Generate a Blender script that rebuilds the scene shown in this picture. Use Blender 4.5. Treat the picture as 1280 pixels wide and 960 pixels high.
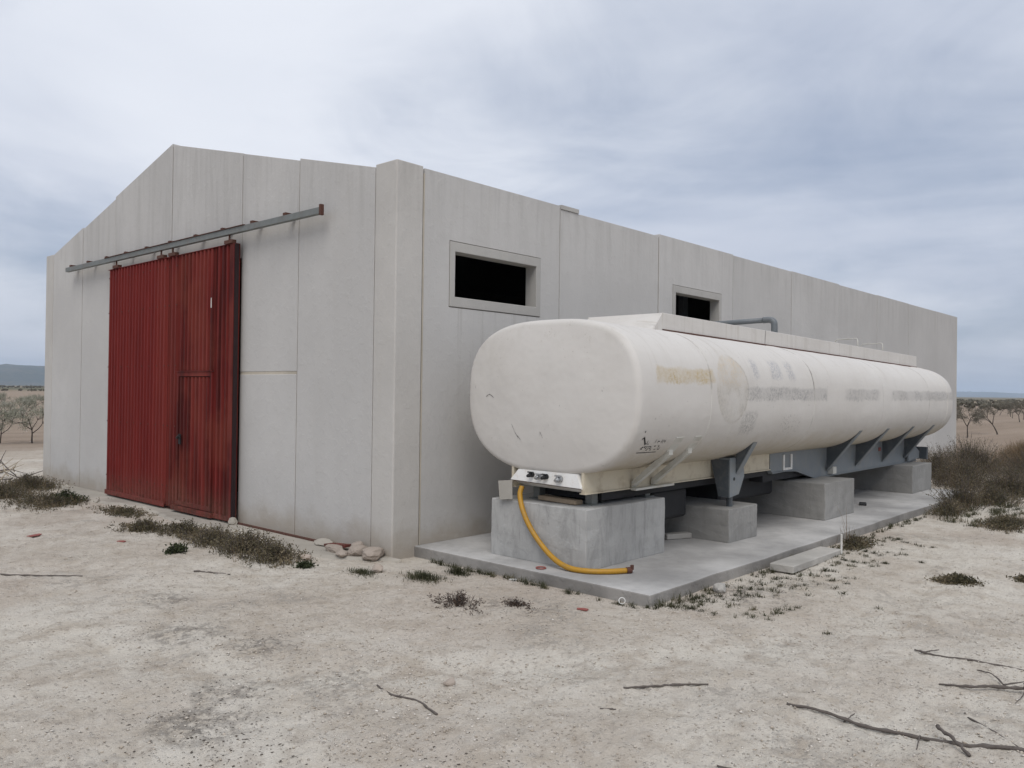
import bpy, math, random
import numpy as np
from mathutils import Vector, Matrix
R = math.radians
scene = bpy.context.scene
for o in list(bpy.data.objects): bpy.data.objects.remove(o)
COL = scene.collection

# ------------------------------------------------------------------ camera
cam_d = bpy.data.cameras.new('camera'); cam = bpy.data.objects.new('camera', cam_d); COL.objects.link(cam)
cam_d.sensor_width = 36.0; cam_d.lens = 28.95; cam_d.clip_start = 0.05; cam_d.clip_end = 60000
CAM = Vector((-5.5057, -6.63, 1.75))
cr, cu, cf = Vector((0.670999, -0.741351, 0.012595)), Vector((-0.014771, 0.003617, 0.999884)), Vector((0.741311, 0.671108, 0.008524))
cam.matrix_world = Matrix(((cr.x, cu.x, -cf.x, CAM.x), (cr.y, cu.y, -cf.y, CAM.y), (cr.z, cu.z, -cf.z, CAM.z), (0, 0, 0, 1)))
scene.camera = cam

# ------------------------------------------------------------------ node helper
class NT:
    def __init__(s, tree): s.t = tree; s.t.nodes.clear()
    def n(s, typ, **kw):
        nd = s.t.nodes.new(typ)
        for k, v in kw.items(): setattr(nd, k, v)
        return nd
    def put(s, sock, v):
        if hasattr(v, 'is_output'): s.t.links.new(v, sock)
        elif isinstance(v, (tuple, list)) and len(v) == 3 and sock.type == 'RGBA': sock.default_value = (*v, 1)
        else: sock.default_value = v
    def math(s, op, a, b=0.0, c=0.0, clamp=False):
        nd = s.n('ShaderNodeMath', operation=op, use_clamp=clamp)
        s.put(nd.inputs[0], a); s.put(nd.inputs[1], b); s.put(nd.inputs[2], c); return nd.outputs[0]
    def vmath(s, op, a, b=(0, 0, 0)):
        nd = s.n('ShaderNodeVectorMath', operation=op); s.put(nd.inputs[0], a)
        if op == 'SCALE': s.put(nd.inputs['Scale'], b)
        else: s.put(nd.inputs[1], b)
        return nd.outputs[0]
    def pos(s): return s.n('ShaderNodeNewGeometry').outputs['Position']
    def xyz(s, v):
        nd = s.n('ShaderNodeSeparateXYZ'); s.put(nd.inputs[0], v); return nd.outputs
    def comb(s, x, y, z):
        nd = s.n('ShaderNodeCombineXYZ')
        for i, v in enumerate((x, y, z)): s.put(nd.inputs[i], v)
        return nd.outputs[0]
    def noise(s, vec, scale, detail=3, rough=0.55, dist=0.0, col=False):
        nd = s.n('ShaderNodeTexNoise'); s.put(nd.inputs['Vector'], vec); nd.inputs['Scale'].default_value = scale
        nd.inputs['Detail'].default_value = detail; nd.inputs['Roughness'].default_value = rough; nd.inputs['Distortion'].default_value = dist
        return nd.outputs['Color' if col else 'Fac']
    def vor(s, vec, scale, feat='F1', out='Distance', rnd=1.0):
        nd = s.n('ShaderNodeTexVoronoi', feature=feat); s.put(nd.inputs['Vector'], vec); nd.inputs['Scale'].default_value = scale
        nd.inputs['Randomness'].default_value = rnd; return nd.outputs[out]
    def ramp(s, fac, stops, interp='LINEAR'):
        nd = s.n('ShaderNodeValToRGB'); s.put(nd.inputs[0], fac); cr_ = nd.color_ramp; cr_.interpolation = interp
        while len(cr_.elements) < len(stops): cr_.elements.new(0.5)
        for e, (p, c) in zip(cr_.elements, stops):
            e.position = p; e.color = (c, c, c, 1) if isinstance(c, (int, float)) else (*c, 1)
        return nd.outputs[0]
    def step(s, v, a, b):            # smoothstep from a to b, clamped
        nd = s.n('ShaderNodeMapRange', interpolation_type='SMOOTHSTEP'); s.put(nd.inputs['Value'], v)
        nd.inputs['From Min'].default_value = a; nd.inputs['From Max'].default_value = b; return nd.outputs[0]
    def mix(s, f, a, b, mode='MIX'):
        nd = s.n('ShaderNodeMix', data_type='RGBA', blend_type=mode)
        s.put(nd.inputs['Factor'], f); s.put(nd.inputs['A'] if False else nd.inputs[6], a); s.put(nd.inputs[7], b); return nd.outputs[2]
    def mul(s, *a):
        r = a[0]
        for b in a[1:]: r = s.math('MULTIPLY', r, b)
        return r
    def box(s, v, lo, hi, soft):     # 1 inside lo..hi
        return s.mul(s.step(v, lo - soft, lo + soft), s.math('SUBTRACT', 1.0, s.step(v, hi - soft, hi + soft)))
    def bump(s, h, strength=0.5, dist=0.01, normal=None):
        nd = s.n('ShaderNodeBump'); nd.inputs['Strength'].default_value = strength; nd.inputs['Distance'].default_value = dist
        s.put(nd.inputs['Height'], h)
        if normal is not None: s.put(nd.inputs['Normal'], normal)
        return nd.outputs[0]
    def out(s, color, rough=0.8, metal=0.0, normal=None, spec=0.4, transl=None, coat=0.0):
        b = s.n('ShaderNodeBsdfPrincipled'); s.put(b.inputs['Base Color'], color); s.put(b.inputs['Roughness'], rough)
        s.put(b.inputs['Metallic'], metal); b.inputs['Specular IOR Level'].default_value = spec; b.inputs['Coat Weight'].default_value = coat
        if normal is not None: s.put(b.inputs['Normal'], normal)
        sh = b.outputs[0]
        if transl is not None:
            tr = s.n('ShaderNodeBsdfTranslucent'); s.put(tr.inputs[0], color)
            mx = s.n('ShaderNodeMixShader'); mx.inputs[0].default_value = transl
            s.t.links.new(sh, mx.inputs[1]); s.t.links.new(tr.outputs[0], mx.inputs[2]); sh = mx.outputs[0]
        o = s.n('ShaderNodeOutputMaterial'); s.t.links.new(sh, o.inputs[0])
def material(name):
    m = bpy.data.materials.new(name); m.use_nodes = True; return m, NT(m.node_tree)

# ------------------------------------------------------------------ sky, sun, exposure
SUN = Vector((-0.52, -0.45, 0.95)).normalized()                     # towards the sun, veiled by thin cloud
world = bpy.data.worlds.new('World'); scene.world = world; world.use_nodes = True
w = NT(world.node_tree)
sky = w.n('ShaderNodeTexSky', sky_type='NISHITA', sun_disc=False)
sky.sun_elevation = math.asin(SUN.z); sky.sun_rotation = math.atan2(SUN.x, SUN.y); sky.air_density = 1.0; sky.dust_density = 2.0
d = w.n('ShaderNodeTexCoord').outputs['Generated']
dx, dy, dz = w.xyz(d)
h = w.math('ADD', w.math('MAXIMUM', dz, 0.0), 0.16)
cv = w.comb(w.math('DIVIDE', dx, h), w.math('DIVIDE', dy, h), 0.0)
cv = w.vmath('ADD', cv, (25.563, 6.025, 0.4))
c1 = w.noise(w.vmath('MULTIPLY', cv, (1.0, 0.8, 1.0)), 0.55, 6, 0.52, 0.5)
c2 = w.noise(cv, 1.9, 7, 0.62, 0.6)
cm = w.math('ADD', w.mul(c1, 0.8), w.mul(c2, 0.2))
cover = w.step(cm, 0.32, 0.58)
low = w.math('SUBTRACT', 1.0, w.step(dz, 0.0, 0.22))
cover = w.math('ADD', w.mul(cover, 0.68), 0.30)
tone = w.noise(w.vmath('ADD', cv, (7.7, 2.1, 0)), 0.7, 5, 0.5, 0.5)
ccol = w.mix(w.step(tone, 0.32, 0.68), (5.9, 6.4, 7.5), (8.2, 8.55, 9.3))
blue = w.mix(0.6, w.mix(1.0, sky.outputs[0], (0.8, 0.8, 0.8), 'MULTIPLY'), (2.7, 3.5, 5.2))
ccol = w.mix(w.mul(low, 0.55), ccol, (3.4, 3.9, 4.9))
skyc = w.mix(cover, blue, ccol)
bg = w.n('ShaderNodeBackground'); bg.inputs['Strength'].default_value = 0.1; w.put(bg.inputs['Color'], skyc)
wo = w.n('ShaderNodeOutputWorld'); w.t.links.new(bg.outputs[0], wo.inputs[0])
sun_d = bpy.data.lights.new('sun', 'SUN'); sun = bpy.data.objects.new('sun', sun_d); COL.objects.link(sun)
sun_d.energy = 1.75; sun_d.angle = R(36); sun_d.color = (1.0, 0.965, 0.92)
sun.rotation_euler = SUN.to_track_quat('Z', 'Y').to_euler(); sun.location = (-20, -15, 40)
vs = scene.view_settings; vs.view_transform = 'Standard'; vs.look = 'None'; vs.exposure = 0.03; vs.gamma = 1.0; vs.use_curve_mapping = False
scene.cycles.use_denoising = True
scene.cycles.max_bounces = 8; scene.cycles.diffuse_bounces = 4; scene.cycles.volume_bounces = 1

# ------------------------------------------------------------------ mesh helpers
class MB:
    def __init__(s): s.v = []; s.f = []
    def add(s, vs, fs):
        o = len(s.v); s.v += [tuple(p) for p in vs]; s.f += [tuple(i + o for i in f) for f in fs]; return s
    def box(s, x0, x1, y0, y1, z0, z1, b=0.0):
        if b <= 0:
            vs = [(x, y, z) for x in (x0, x1) for y in (y0, y1) for z in (z0, z1)]
            return s.add(vs, [(0, 1, 3, 2), (4, 6, 7, 5), (0, 4, 5, 1), (2, 3, 7, 6), (0, 2, 6, 4), (1, 5, 7, 3)])
        vs = []; c = [(x0, x1), (y0, y1), (z0, z1)]
        idx = {}
        for i in range(8):
            s_ = [(i >> 2) & 1, (i >> 1) & 1, i & 1]
            for ax in range(3):
                p = []
                for k in range(3):
                    base = c[k][s_[k]]; p.append(base if k == ax else base + (b if s_[k] == 0 else -b))
                idx[(i, ax)] = len(vs); vs.append(tuple(p))
        fs = []
        for ax in range(3):
            o1, o2 = [k for k in range(3) if k != ax]
            for sd in (0, 1):
                q = []
                for a1, a2 in ((0, 0), (0, 1), (1, 1), (1, 0)):
                    bits = [0, 0, 0]; bits[ax] = sd; bits[o1] = a1; bits[o2] = a2
                    q.append(idx[(bits[0] * 4 + bits[1] * 2 + bits[2], ax)])
                fs.append(tuple(q))
        for i in range(8):
            fs.append((idx[(i, 0)], idx[(i, 1)], idx[(i, 2)]))
            for k in range(3):
                j = i ^ (4 >> k)
                if j > i:
                    o1, o2 = [q for q in range(3) if q != k]
                    fs.append((idx[(i, o1)], idx[(j, o1)], idx[(j, o2)], idx[(i, o2)]))
        return s.add(vs, fs)
    def prism(s, poly, axis, a, b):
        n = len(poly); vs = []
        for t in (a, b):
            for p in poly:
                if axis == 0: vs.append((t, p[0], p[1]))
                elif axis == 1: vs.append((p[0], t, p[1]))
                else: vs.append((p[0], p[1], t))
        return s.add(vs, [tuple(range(n)), tuple(range(2 * n - 1, n - 1, -1))] + [(i, (i + 1) % n, n + (i + 1) % n, n + i) for i in range(n)])
    def ring(s, outer, inner, axis, a, b):       # rectangle (u0,u1,w0,w1) with a rectangular hole, extruded along axis
        def rc(r): return [(r[0], r[2]), (r[1], r[2]), (r[1], r[3]), (r[0], r[3])]
        vs = []
        for t in (a, b):
            for r in (outer, inner):
                for p in rc(r):
                    vs.append((t, p[0], p[1]) if axis == 0 else (p[0], t, p[1]))
        fs = []
        for i in range(4):
            j = (i + 1) % 4
            fs += [(i, j, 4 + j, 4 + i), (8 + i, 12 + i, 12 + j, 8 + j), (i, 8 + i, 8 + j, j), (4 + i, 4 + j, 12 + j, 12 + i)]
        return s.add(vs, fs)
    def tube(s, pts, rad, sides=8, caps=True, jit=None):
        pts = [Vector(p) for p in pts]; n = len(pts)
        rads = rad if isinstance(rad, (list, tuple)) else [rad] * n
        up = Vector((0, 0, 1)); vs = []
        t0 = (pts[1] - pts[0]).normalized()
        if abs(t0.z) > 0.9: up = Vector((1, 0, 0))
        nx = t0.cross(up).normalized()
        for i in range(n):
            t = (pts[min(i + 1, n - 1)] - pts[max(i - 1, 0)]).normalized()
            nx = (nx - t * nx.dot(t)).normalized(); ny = t.cross(nx)
            for k in range(sides):
                a = 2 * math.pi * k / sides; r = rads[i] * (jit() if jit else 1)
                vs.append(pts[i] + (nx * math.cos(a) + ny * math.sin(a)) * r)
        fs = [(i * sides + k, i * sides + (k + 1) % sides, (i + 1) * sides + (k + 1) % sides, (i + 1) * sides + k) for i in range(n - 1) for k in range(sides)]
        if caps: fs += [tuple(range(sides - 1, -1, -1)), tuple((n - 1) * sides + k for k in range(sides))]
        return s.add(vs, fs)
    def quad(s, a, b, c, d): return s.add([a, b, c, d], [(0, 1, 2, 3)])
def to_mesh(name, vs, fs, smooth=False, fix=True):
    me = bpy.data.meshes.new(name); me.from_pydata([tuple(v) for v in vs], [], fs)
    if fix and len(fs) < 4000:
        import bmesh
        bm = bmesh.new(); bm.from_mesh(me); bmesh.ops.recalc_face_normals(bm, faces=bm.faces); bm.to_mesh(me); bm.free()
    if smooth: me.polygons.foreach_set('use_smooth', [True] * len(me.polygons))
    me.update(); return me
def wloc(o):
    l = Vector((0, 0, 0))
    while o is not None: l += o.location; o = o.parent
    return l
def tag(o, label=None, cat=None, group=None, kind=None):
    for k, v in (('label', label), ('category', cat), ('group', group), ('kind', kind)):
        if v: o[k] = v
    return o
def thing(name, loc, label, cat, group=None):
    o = bpy.data.objects.new(name, None); o.location = loc; o.empty_display_size = 0.1; COL.objects.link(o); return tag(o, label, cat, group)
def part(name, mb, mat, parent=None, smooth=False, label=None, origin=None):
    """mesh given in world coordinates; stored relative to its parent (or to origin)"""
    off = wloc(parent) if parent else Vector(origin or (0, 0, 0))
    me = to_mesh(name, [Vector(v) - off for v in mb.v], mb.f, smooth); me.materials.append(mat)
    o = bpy.data.objects.new(name, me); COL.objects.link(o)
    if parent: o.parent = parent
    else: o.location = off
    if label: o['label'] = label
    if smooth == 'auto': pass
    return o
def soft(o, width=0.006, seg=1):
    b = o.modifiers.new('bevel', 'BEVEL'); b.width = width; b.segments = seg; b.limit_method = 'ANGLE'; b.angle_limit = R(40); return o

# numpy value noise
def _hash(ix, iy, seed):
    n = (ix.astype(np.int64) * 374761393 + iy.astype(np.int64) * 668265263 + seed * 1442695041) & 0xffffffff
    n = ((n ^ (n >> 13)) * 1274126177) & 0xffffffff
    n = (n ^ (n >> 16)) & 0xffff
    return n / 65535.0
def vnoise(x, y, seed=0):
    ix, iy = np.floor(x), np.floor(y); fx, fy = x - ix, y - iy
    ux, uy = fx * fx * (3 - 2 * fx), fy * fy * (3 - 2 * fy)
    a, b, c, d_ = _hash(ix, iy, seed), _hash(ix + 1, iy, seed), _hash(ix, iy + 1, seed), _hash(ix + 1, iy + 1, seed)
    return (a * (1 - ux) + b * ux) * (1 - uy) + (c * (1 - ux) + d_ * ux) * uy - 0.5
def fbm(x, y, f, octs, seed=0, g=0.5):
    r = 0; a = 1
    for i in range(octs): r = r + a * vnoise(x * f + 17.3 * i, y * f - 9.1 * i, seed + i); f = f * 2.03; a *= g
    return r
def sstep(v, a, b): t = np.clip((v - a) / (b - a), 0, 1); return t * t * (3 - 2 * t)
def gz(x, y):
    """height of the dirt yard"""
    x = np.asarray(x, float); y = np.asarray(y, float)
    dbx = np.maximum(np.maximum(-0.05 - x, x - 22), 0); dby = np.maximum(np.maximum(-3.0 - y, y - 10.2), 0)
    d = np.hypot(dbx, dby)                                         # distance to building and slab
    far = np.hypot(x - CAM.x, y - CAM.y)
    k = sstep(d, 0.05, 1.6)
    z = -0.012 + k * (fbm(x, y, 0.35, 3, 3) * 0.06 - 0.01) + (0.25 + 0.75 * k) * (fbm(x, y, 2.1, 4, 9) * 0.022 + fbm(x, y, 11.0, 3, 21, 0.6) * 0.017)
    z = z + sstep(far, 25, 9) * (0.25 + 0.75 * k) * fbm(x, y, 38.0, 2, 33, 0.6) * 0.009
    # worn wheel tracks bending round the building's corner
    for rr, wd in ((6.1, .22), (7.6, .22)):
        q = np.abs(np.hypot(x - 2.2, y - 1.6) - rr - 0.5 * fbm(x, y, 0.3, 2, 40))
        z = z - 0.022 * k * np.exp(-(q / wd) ** 2) + 0.012 * k * np.exp(-((q - 2 * wd) / wd) ** 2)
    inb = (x > -0.05) & (x < 22) & (y > -2.9) & (y < 10.2)
    z = np.where(inb, -0.02, z)
    return z * np.where(far > 400, 0.0, 1.0)
_GX0, _GY0, _GS = -9.0, -9.5, 0.04                                  # lookup table of the near yard, for placing things on it
_gx, _gy = np.meshgrid(_GX0 + _GS * np.arange(900), _GY0 + _GS * np.arange(600), indexing='ij')
_GT = gz(_gx, _gy).tolist()
def gzf(x, y):
    u, v = (x - _GX0) / _GS, (y - _GY0) / _GS; i, j = int(u), int(v)
    if not (0 <= u and 0 <= v and i < 898 and j < 598): return float(gz(np.array([x]), np.array([y]))[0])
    u -= i; v -= j; a, b = _GT[i], _GT[i + 1]
    return (a[j] * (1 - v) + a[j + 1] * v) * (1 - u) + (b[j] * (1 - v) + b[j + 1] * v) * u

# ------------------------------------------------------------------ materials
def concrete(name, base=(0.5, 0.49, 0.475), var=0.05, streak=0.0, pores=0.3, bump=0.25, board=0.0, dirt=0.0, topz=None):
    m, t = material(name); p = t.pos(); px, py, pz = t.xyz(p)
    rnd = t.n('ShaderNodeObjectInfo').outputs['Random']
    big = t.noise(p, 0.7, 4); mid = t.noise(p, 5.0, 5, 0.6); fine = t.noise(p, 60, 3, 0.6)
    lo = tuple(c * (1 - var * 2.4) for c in base); hi = tuple(min(1, c * (1 + var * 1.6)) for c in base)
    c = t.mix(t.step(big, 0.3, 0.7), lo, hi)
    c = t.mix(t.mul(t.step(mid, 0.4, 0.75), 0.35), c, tuple(k * (1 - var * 3) for k in base))
    c = t.mix(t.mul(fine, 0.12), c, (0.16, 0.155, 0.15))
    c = t.mix(t.mul(rnd, 0.2), c, tuple(k * 0.76 for k in base))
    if streak:
        sv = t.vmath('MULTIPLY', p, (3.0, 3.0, 0.35)); s = t.noise(sv, 1.2, 5, 0.6, 0.6)
        c = t.mix(t.mul(t.step(s, 0.5, 0.8), streak), c, tuple(k * f for k, f in zip(base, (0.8, 0.78, 0.74))))
        if topz:
            s2 = t.noise(t.vmath('MULTIPLY', p, (6.0, 6.0, 0.5)), 1.2, 4, 0.65, 0.5)
            edge = t.mul(t.step(pz, topz - 1.1, topz + 0.2), t.step(s2, 0.42, 0.7))
            c = t.mix(t.mul(edge, 0.22), c, (0.24, 0.23, 0.21))
    if board:
        bv = t.vmath('MULTIPLY', p, (4.5, 2.6, 0.9)); bn = t.noise(bv, 2.2, 5, 0.7, 0.6)
        bl = t.noise(t.vmath('MULTIPLY', p, (9.0, 14.0, 2.4)), 1.5, 5, 0.75, 0.4)
        c = t.mix(t.mul(t.step(bn, 0.45, 0.68), board), c, tuple(k * 0.6 for k in base))
        c = t.mix(t.mul(t.step(bl, 0.58, 0.72), board), c, tuple(k * 0.45 for k in base))
        c = t.mix(t.mul(t.step(bl, 0.42, 0.30), board * 0.5), c, tuple(min(1, k * 1.25) for k in base))
    if dirt:
        dn = t.noise(p, 2.6, 5, 0.65)
        dz_ = t.math('ADD', pz, t.mul(dn, -0.55))
        c = t.mix(t.mul(t.math('SUBTRACT', 1.0, t.step(dz_, -0.26, 0.14)), dirt), c, (0.33, 0.285, 0.23))
    if topz:
        for (wa, wb) in ((0.8, 2.3), (5.5, 6.95)):
            q = t.mul(t.box(px, wa, wb, 0.05), t.box(pz, 1.2, 2.68, 0.02), t.math('SUBTRACT', 1.0, t.step(py, 0.05, 0.1)), t.step(t.noise(t.vmath('MULTIPLY', p, (9, 1, 0.4)), 1.0, 4, 0.65), 0.5, 0.7), t.step(pz, 1.2, 2.7)); c = t.mix(t.mul(q, 0.3), c, (0.22, 0.2, 0.17))
    por = t.vor(p, 55.0); po = t.step(por, 0.10, 0.2)
    msk = t.step(t.noise(p, 9, 2), 0.5, 0.62)
    c = t.mix(t.mul(t.math('SUBTRACT', 1.0, po), msk, pores), c, (0.17, 0.165, 0.16))
    hgt = t.math('ADD', t.mul(mid, 0.5), t.mul(fine, 0.35)); hgt = t.math('ADD', hgt, t.mul(po, msk, 0.5))
    t.out(c, t.math('ADD', 0.78, t.mul(mid, 0.2)), normal=t.bump(hgt, bump, 0.006), spec=0.3); return m
M = {}
M['panel'] = concrete('precast_concrete', (0.53, 0.515, 0.493), 0.028, streak=0.16, pores=0.35, bump=0.3, dirt=0.75, topz=4.0)
M['pillar'] = concrete('pillar_concrete', (0.53, 0.508, 0.475), 0.035, streak=0.25, pores=0.3, bump=0.3, dirt=0.75, topz=4.0)
M['frame_conc'] = concrete('window_frame_concrete', (0.44, 0.424, 0.395), 0.05, pores=0.2)
M['joint'] = concrete('joint_mortar', (0.20, 0.175, 0.14), 0.12, pores=0.2)
M['mortar'] = concrete('pale_mortar', (0.5, 0.45, 0.37), 0.1, pores=0.2)
M['slab'] = concrete('slab_concrete', (0.42, 0.41, 0.395), 0.17, pores=0.6, bump=0.5)
M['block'] = concrete('cast_concrete', (0.30, 0.292, 0.275), 0.09, pores=0.5, bump=0.5, board=0.35)
M['block_b'] = concrete('streaked_cast_concrete', (0.40, 0.395, 0.38), 0.09, pores=0.5, bump=0.5, board=0.6)
M['footing'] = concrete('footing_concrete', (0.42, 0.385, 0.33), 0.12, pores=0.5, bump=0.8)
M['rubble'] = concrete('rubble', (0.44, 0.37, 0.31), 0.16, pores=0.6, bump=1.0)
M['plank_conc'] = concrete('weathered_plank', (0.42, 0.40, 0.365), 0.14, pores=0.6, bump=0.8)

def flat(name, col, rough=0.6, metal=0.0, var=0.15, scale=8, spec=0.4, dirt=None, dscale=4, bump=0.15, damt=0.5):
    m, t = material(name); p = t.pos()
    n1 = t.noise(p, scale, 4, 0.6)
    c = t.mix(n1, tuple(k * (1 - var) for k in col), tuple(min(1, k * (1 + var)) for k in col))
    if dirt:
        n2 = t.noise(p, dscale, 6, 0.68); c = t.mix(t.mul(t.step(n2, 0.46, 0.68), damt), c, dirt)
    t.out(c, rough, metal, normal=t.bump(t.noise(p, scale * 8, 3), bump, 0.004), spec=spec); return m
M['galv'] = flat('galvanised_steel', (0.19, 0.20, 0.19), 0.55, 0.3, 0.2, 12, dirt=(0.17, 0.15, 0.13))
M['rust'] = flat('rusty_steel', (0.095, 0.042, 0.03), 0.9, 0.0, 0.4, 18, dirt=(0.06, 0.035, 0.025))
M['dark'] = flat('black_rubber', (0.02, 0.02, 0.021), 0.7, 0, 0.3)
M['roof'] = flat('fibre_cement_roof', (0.3, 0.29, 0.28), 0.9, 0, 0.2)
M['inside'] = flat('window_dark_backing', (0.10, 0.098, 0.095), 0.95, 0, 0.2)  # dark surface for the added walls behind the windows
M['cream'] = flat('cream_chassis_paint', (0.58, 0.52, 0.40), 0.55, 0, 0.08, 5, dirt=(0.30, 0.23, 0.15), dscale=5, damt=0.55)
M['blue_grey'] = flat('blue_grey_chassis_paint', (0.20, 0.22, 0.233), 0.5, 0, 0.12, 6, dirt=(0.24, 0.235, 0.215), dscale=6)
M['dark_blue'] = flat('dark_slate_paint', (0.075, 0.086, 0.096), 0.5, 0, 0.2, 6, dirt=(0.15, 0.15, 0.145), dscale=6)
M['white_paint'] = flat('white_plate_paint', (0.78, 0.77, 0.74), 0.45, 0, 0.04, 8, dirt=(0.45, 0.36, 0.26), dscale=9, damt=0.35)
M['pad'] = flat('pale_strut_paint', (0.55, 0.54, 0.49), 0.55, 0, 0.1, 8, dirt=(0.32, 0.28, 0.21))
M['card'] = flat('grey_flap_board', (0.30, 0.28, 0.245), 0.85, 0, 0.12, 9)
M['chrome'] = flat('worn_aluminium', (0.42, 0.43, 0.44), 0.35, 0.85, 0.2, 20)
M['yellow'] = flat('yellow_hose_rubber', (0.42, 0.22, 0.018), 0.5, 0, 0.12, 9, dirt=(0.30, 0.18, 0.05), dscale=12, damt=0.6)
M['pvc'] = flat('grey_plastic_pipe', (0.135, 0.15, 0.16), 0.45, 0, 0.12, 10, dirt=(0.20, 0.20, 0.195))
M['wood'] = flat('weathered_wood', (0.30, 0.235, 0.165), 0.9, 0, 0.25, 14, dirt=(0.16, 0.12, 0.085))
M['stake'] = flat('whitish_stake', (0.66, 0.65, 0.62), 0.7, 0, 0.1, 14, dirt=(0.4, 0.35, 0.28))
M['twig'] = flat('grey_brown_bark', (0.115, 0.098, 0.086), 0.9, 0, 0.35, 30, dirt=(0.07, 0.055, 0.045), dscale=25, bump=0.6)
M['bark'] = flat('dark_almond_bark', (0.085, 0.07, 0.06), 0.95, 0, 0.35, 12)
M['pale_twig'] = flat('bleached_twig', (0.36, 0.30, 0.22), 0.9, 0, 0.25, 20)
M['red_bit'] = flat('faded_red_plastic', (0.27, 0.085, 0.07), 0.7, 0, 0.2, 20)
M['white_bit'] = flat('white_scrap', (0.72, 0.71, 0.69), 0.7, 0, 0.08, 20)

def red_door():
    m, t = material('red_corrugated_paint'); p = t.pos(); px, py, pz = t.xyz(p)
    n1 = t.noise(t.vmath('MULTIPLY', p, (5, 5, 0.5)), 1.3, 5, 0.6); n2 = t.noise(p, 1.1, 4, 0.55); n3 = t.noise(p, 22, 4, 0.65)
    c = t.mix(t.step(n1, 0.3, 0.7), (0.135, 0.0165, 0.0145), (0.175, 0.0235, 0.02))
    old = t.math('SUBTRACT', 1.0, t.step(py, 4.80, 4.90))                         # the leaf with the wicket is older, darker, rustier paint
    st = t.noise(t.vmath('MULTIPLY', p, (6, 6, 0.28)), 1.7, 5, 0.62)
    c = t.mix(t.mul(old, t.step(st, 0.36, 0.62), 0.8), c, (0.042, 0.009, 0.008))
    c = t.mix(t.mul(old, t.step(n2, 0.45, 0.65), 0.5), c, (0.19, 0.045, 0.03))
    c = t.mix(t.mul(t.step(n3, 0.62, 0.75), 0.4), c, (0.10, 0.03, 0.02))
    dust = t.math('SUBTRACT', 1.0, t.step(t.math('ADD', pz, t.mul(n2, -0.4)), -0.2, 0.35))
    c = t.mix(t.mul(dust, 0.25), c, (0.24, 0.14, 0.11))
    foot = t.mul(t.math('SUBTRACT', 1.0, t.step(t.math('ADD', pz, t.mul(n3, -0.5)), -0.25, 0.2)), t.step(n3, 0.45, 0.6)); c = t.mix(t.mul(foot, 0.7), c, (0.075, 0.032, 0.02))
    band = t.noise(t.vmath('MULTIPLY', p, (1.0, 0.9, 0.12)), 1.4, 3, 0.5); c = t.mix(t.mul(t.step(band, 0.48, 0.66), 0.45), c, (0.215, 0.044, 0.034))
    dn_ = t.bump(t.noise(p, 2.2, 2), 0.5, 0.03)
    t.out(c, t.math('ADD', 0.5, t.mul(n1, 0.3)), normal=t.bump(n3, 0.15, 0.003, dn_), spec=0.12); return m
M['red'] = red_door()
M['dark_red'] = flat('dark_red_shaded', (0.022, 0.010, 0.011), 0.8, 0, 0.3, 10)  # red darkened to take in the shadow along the leaf's edge

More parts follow.
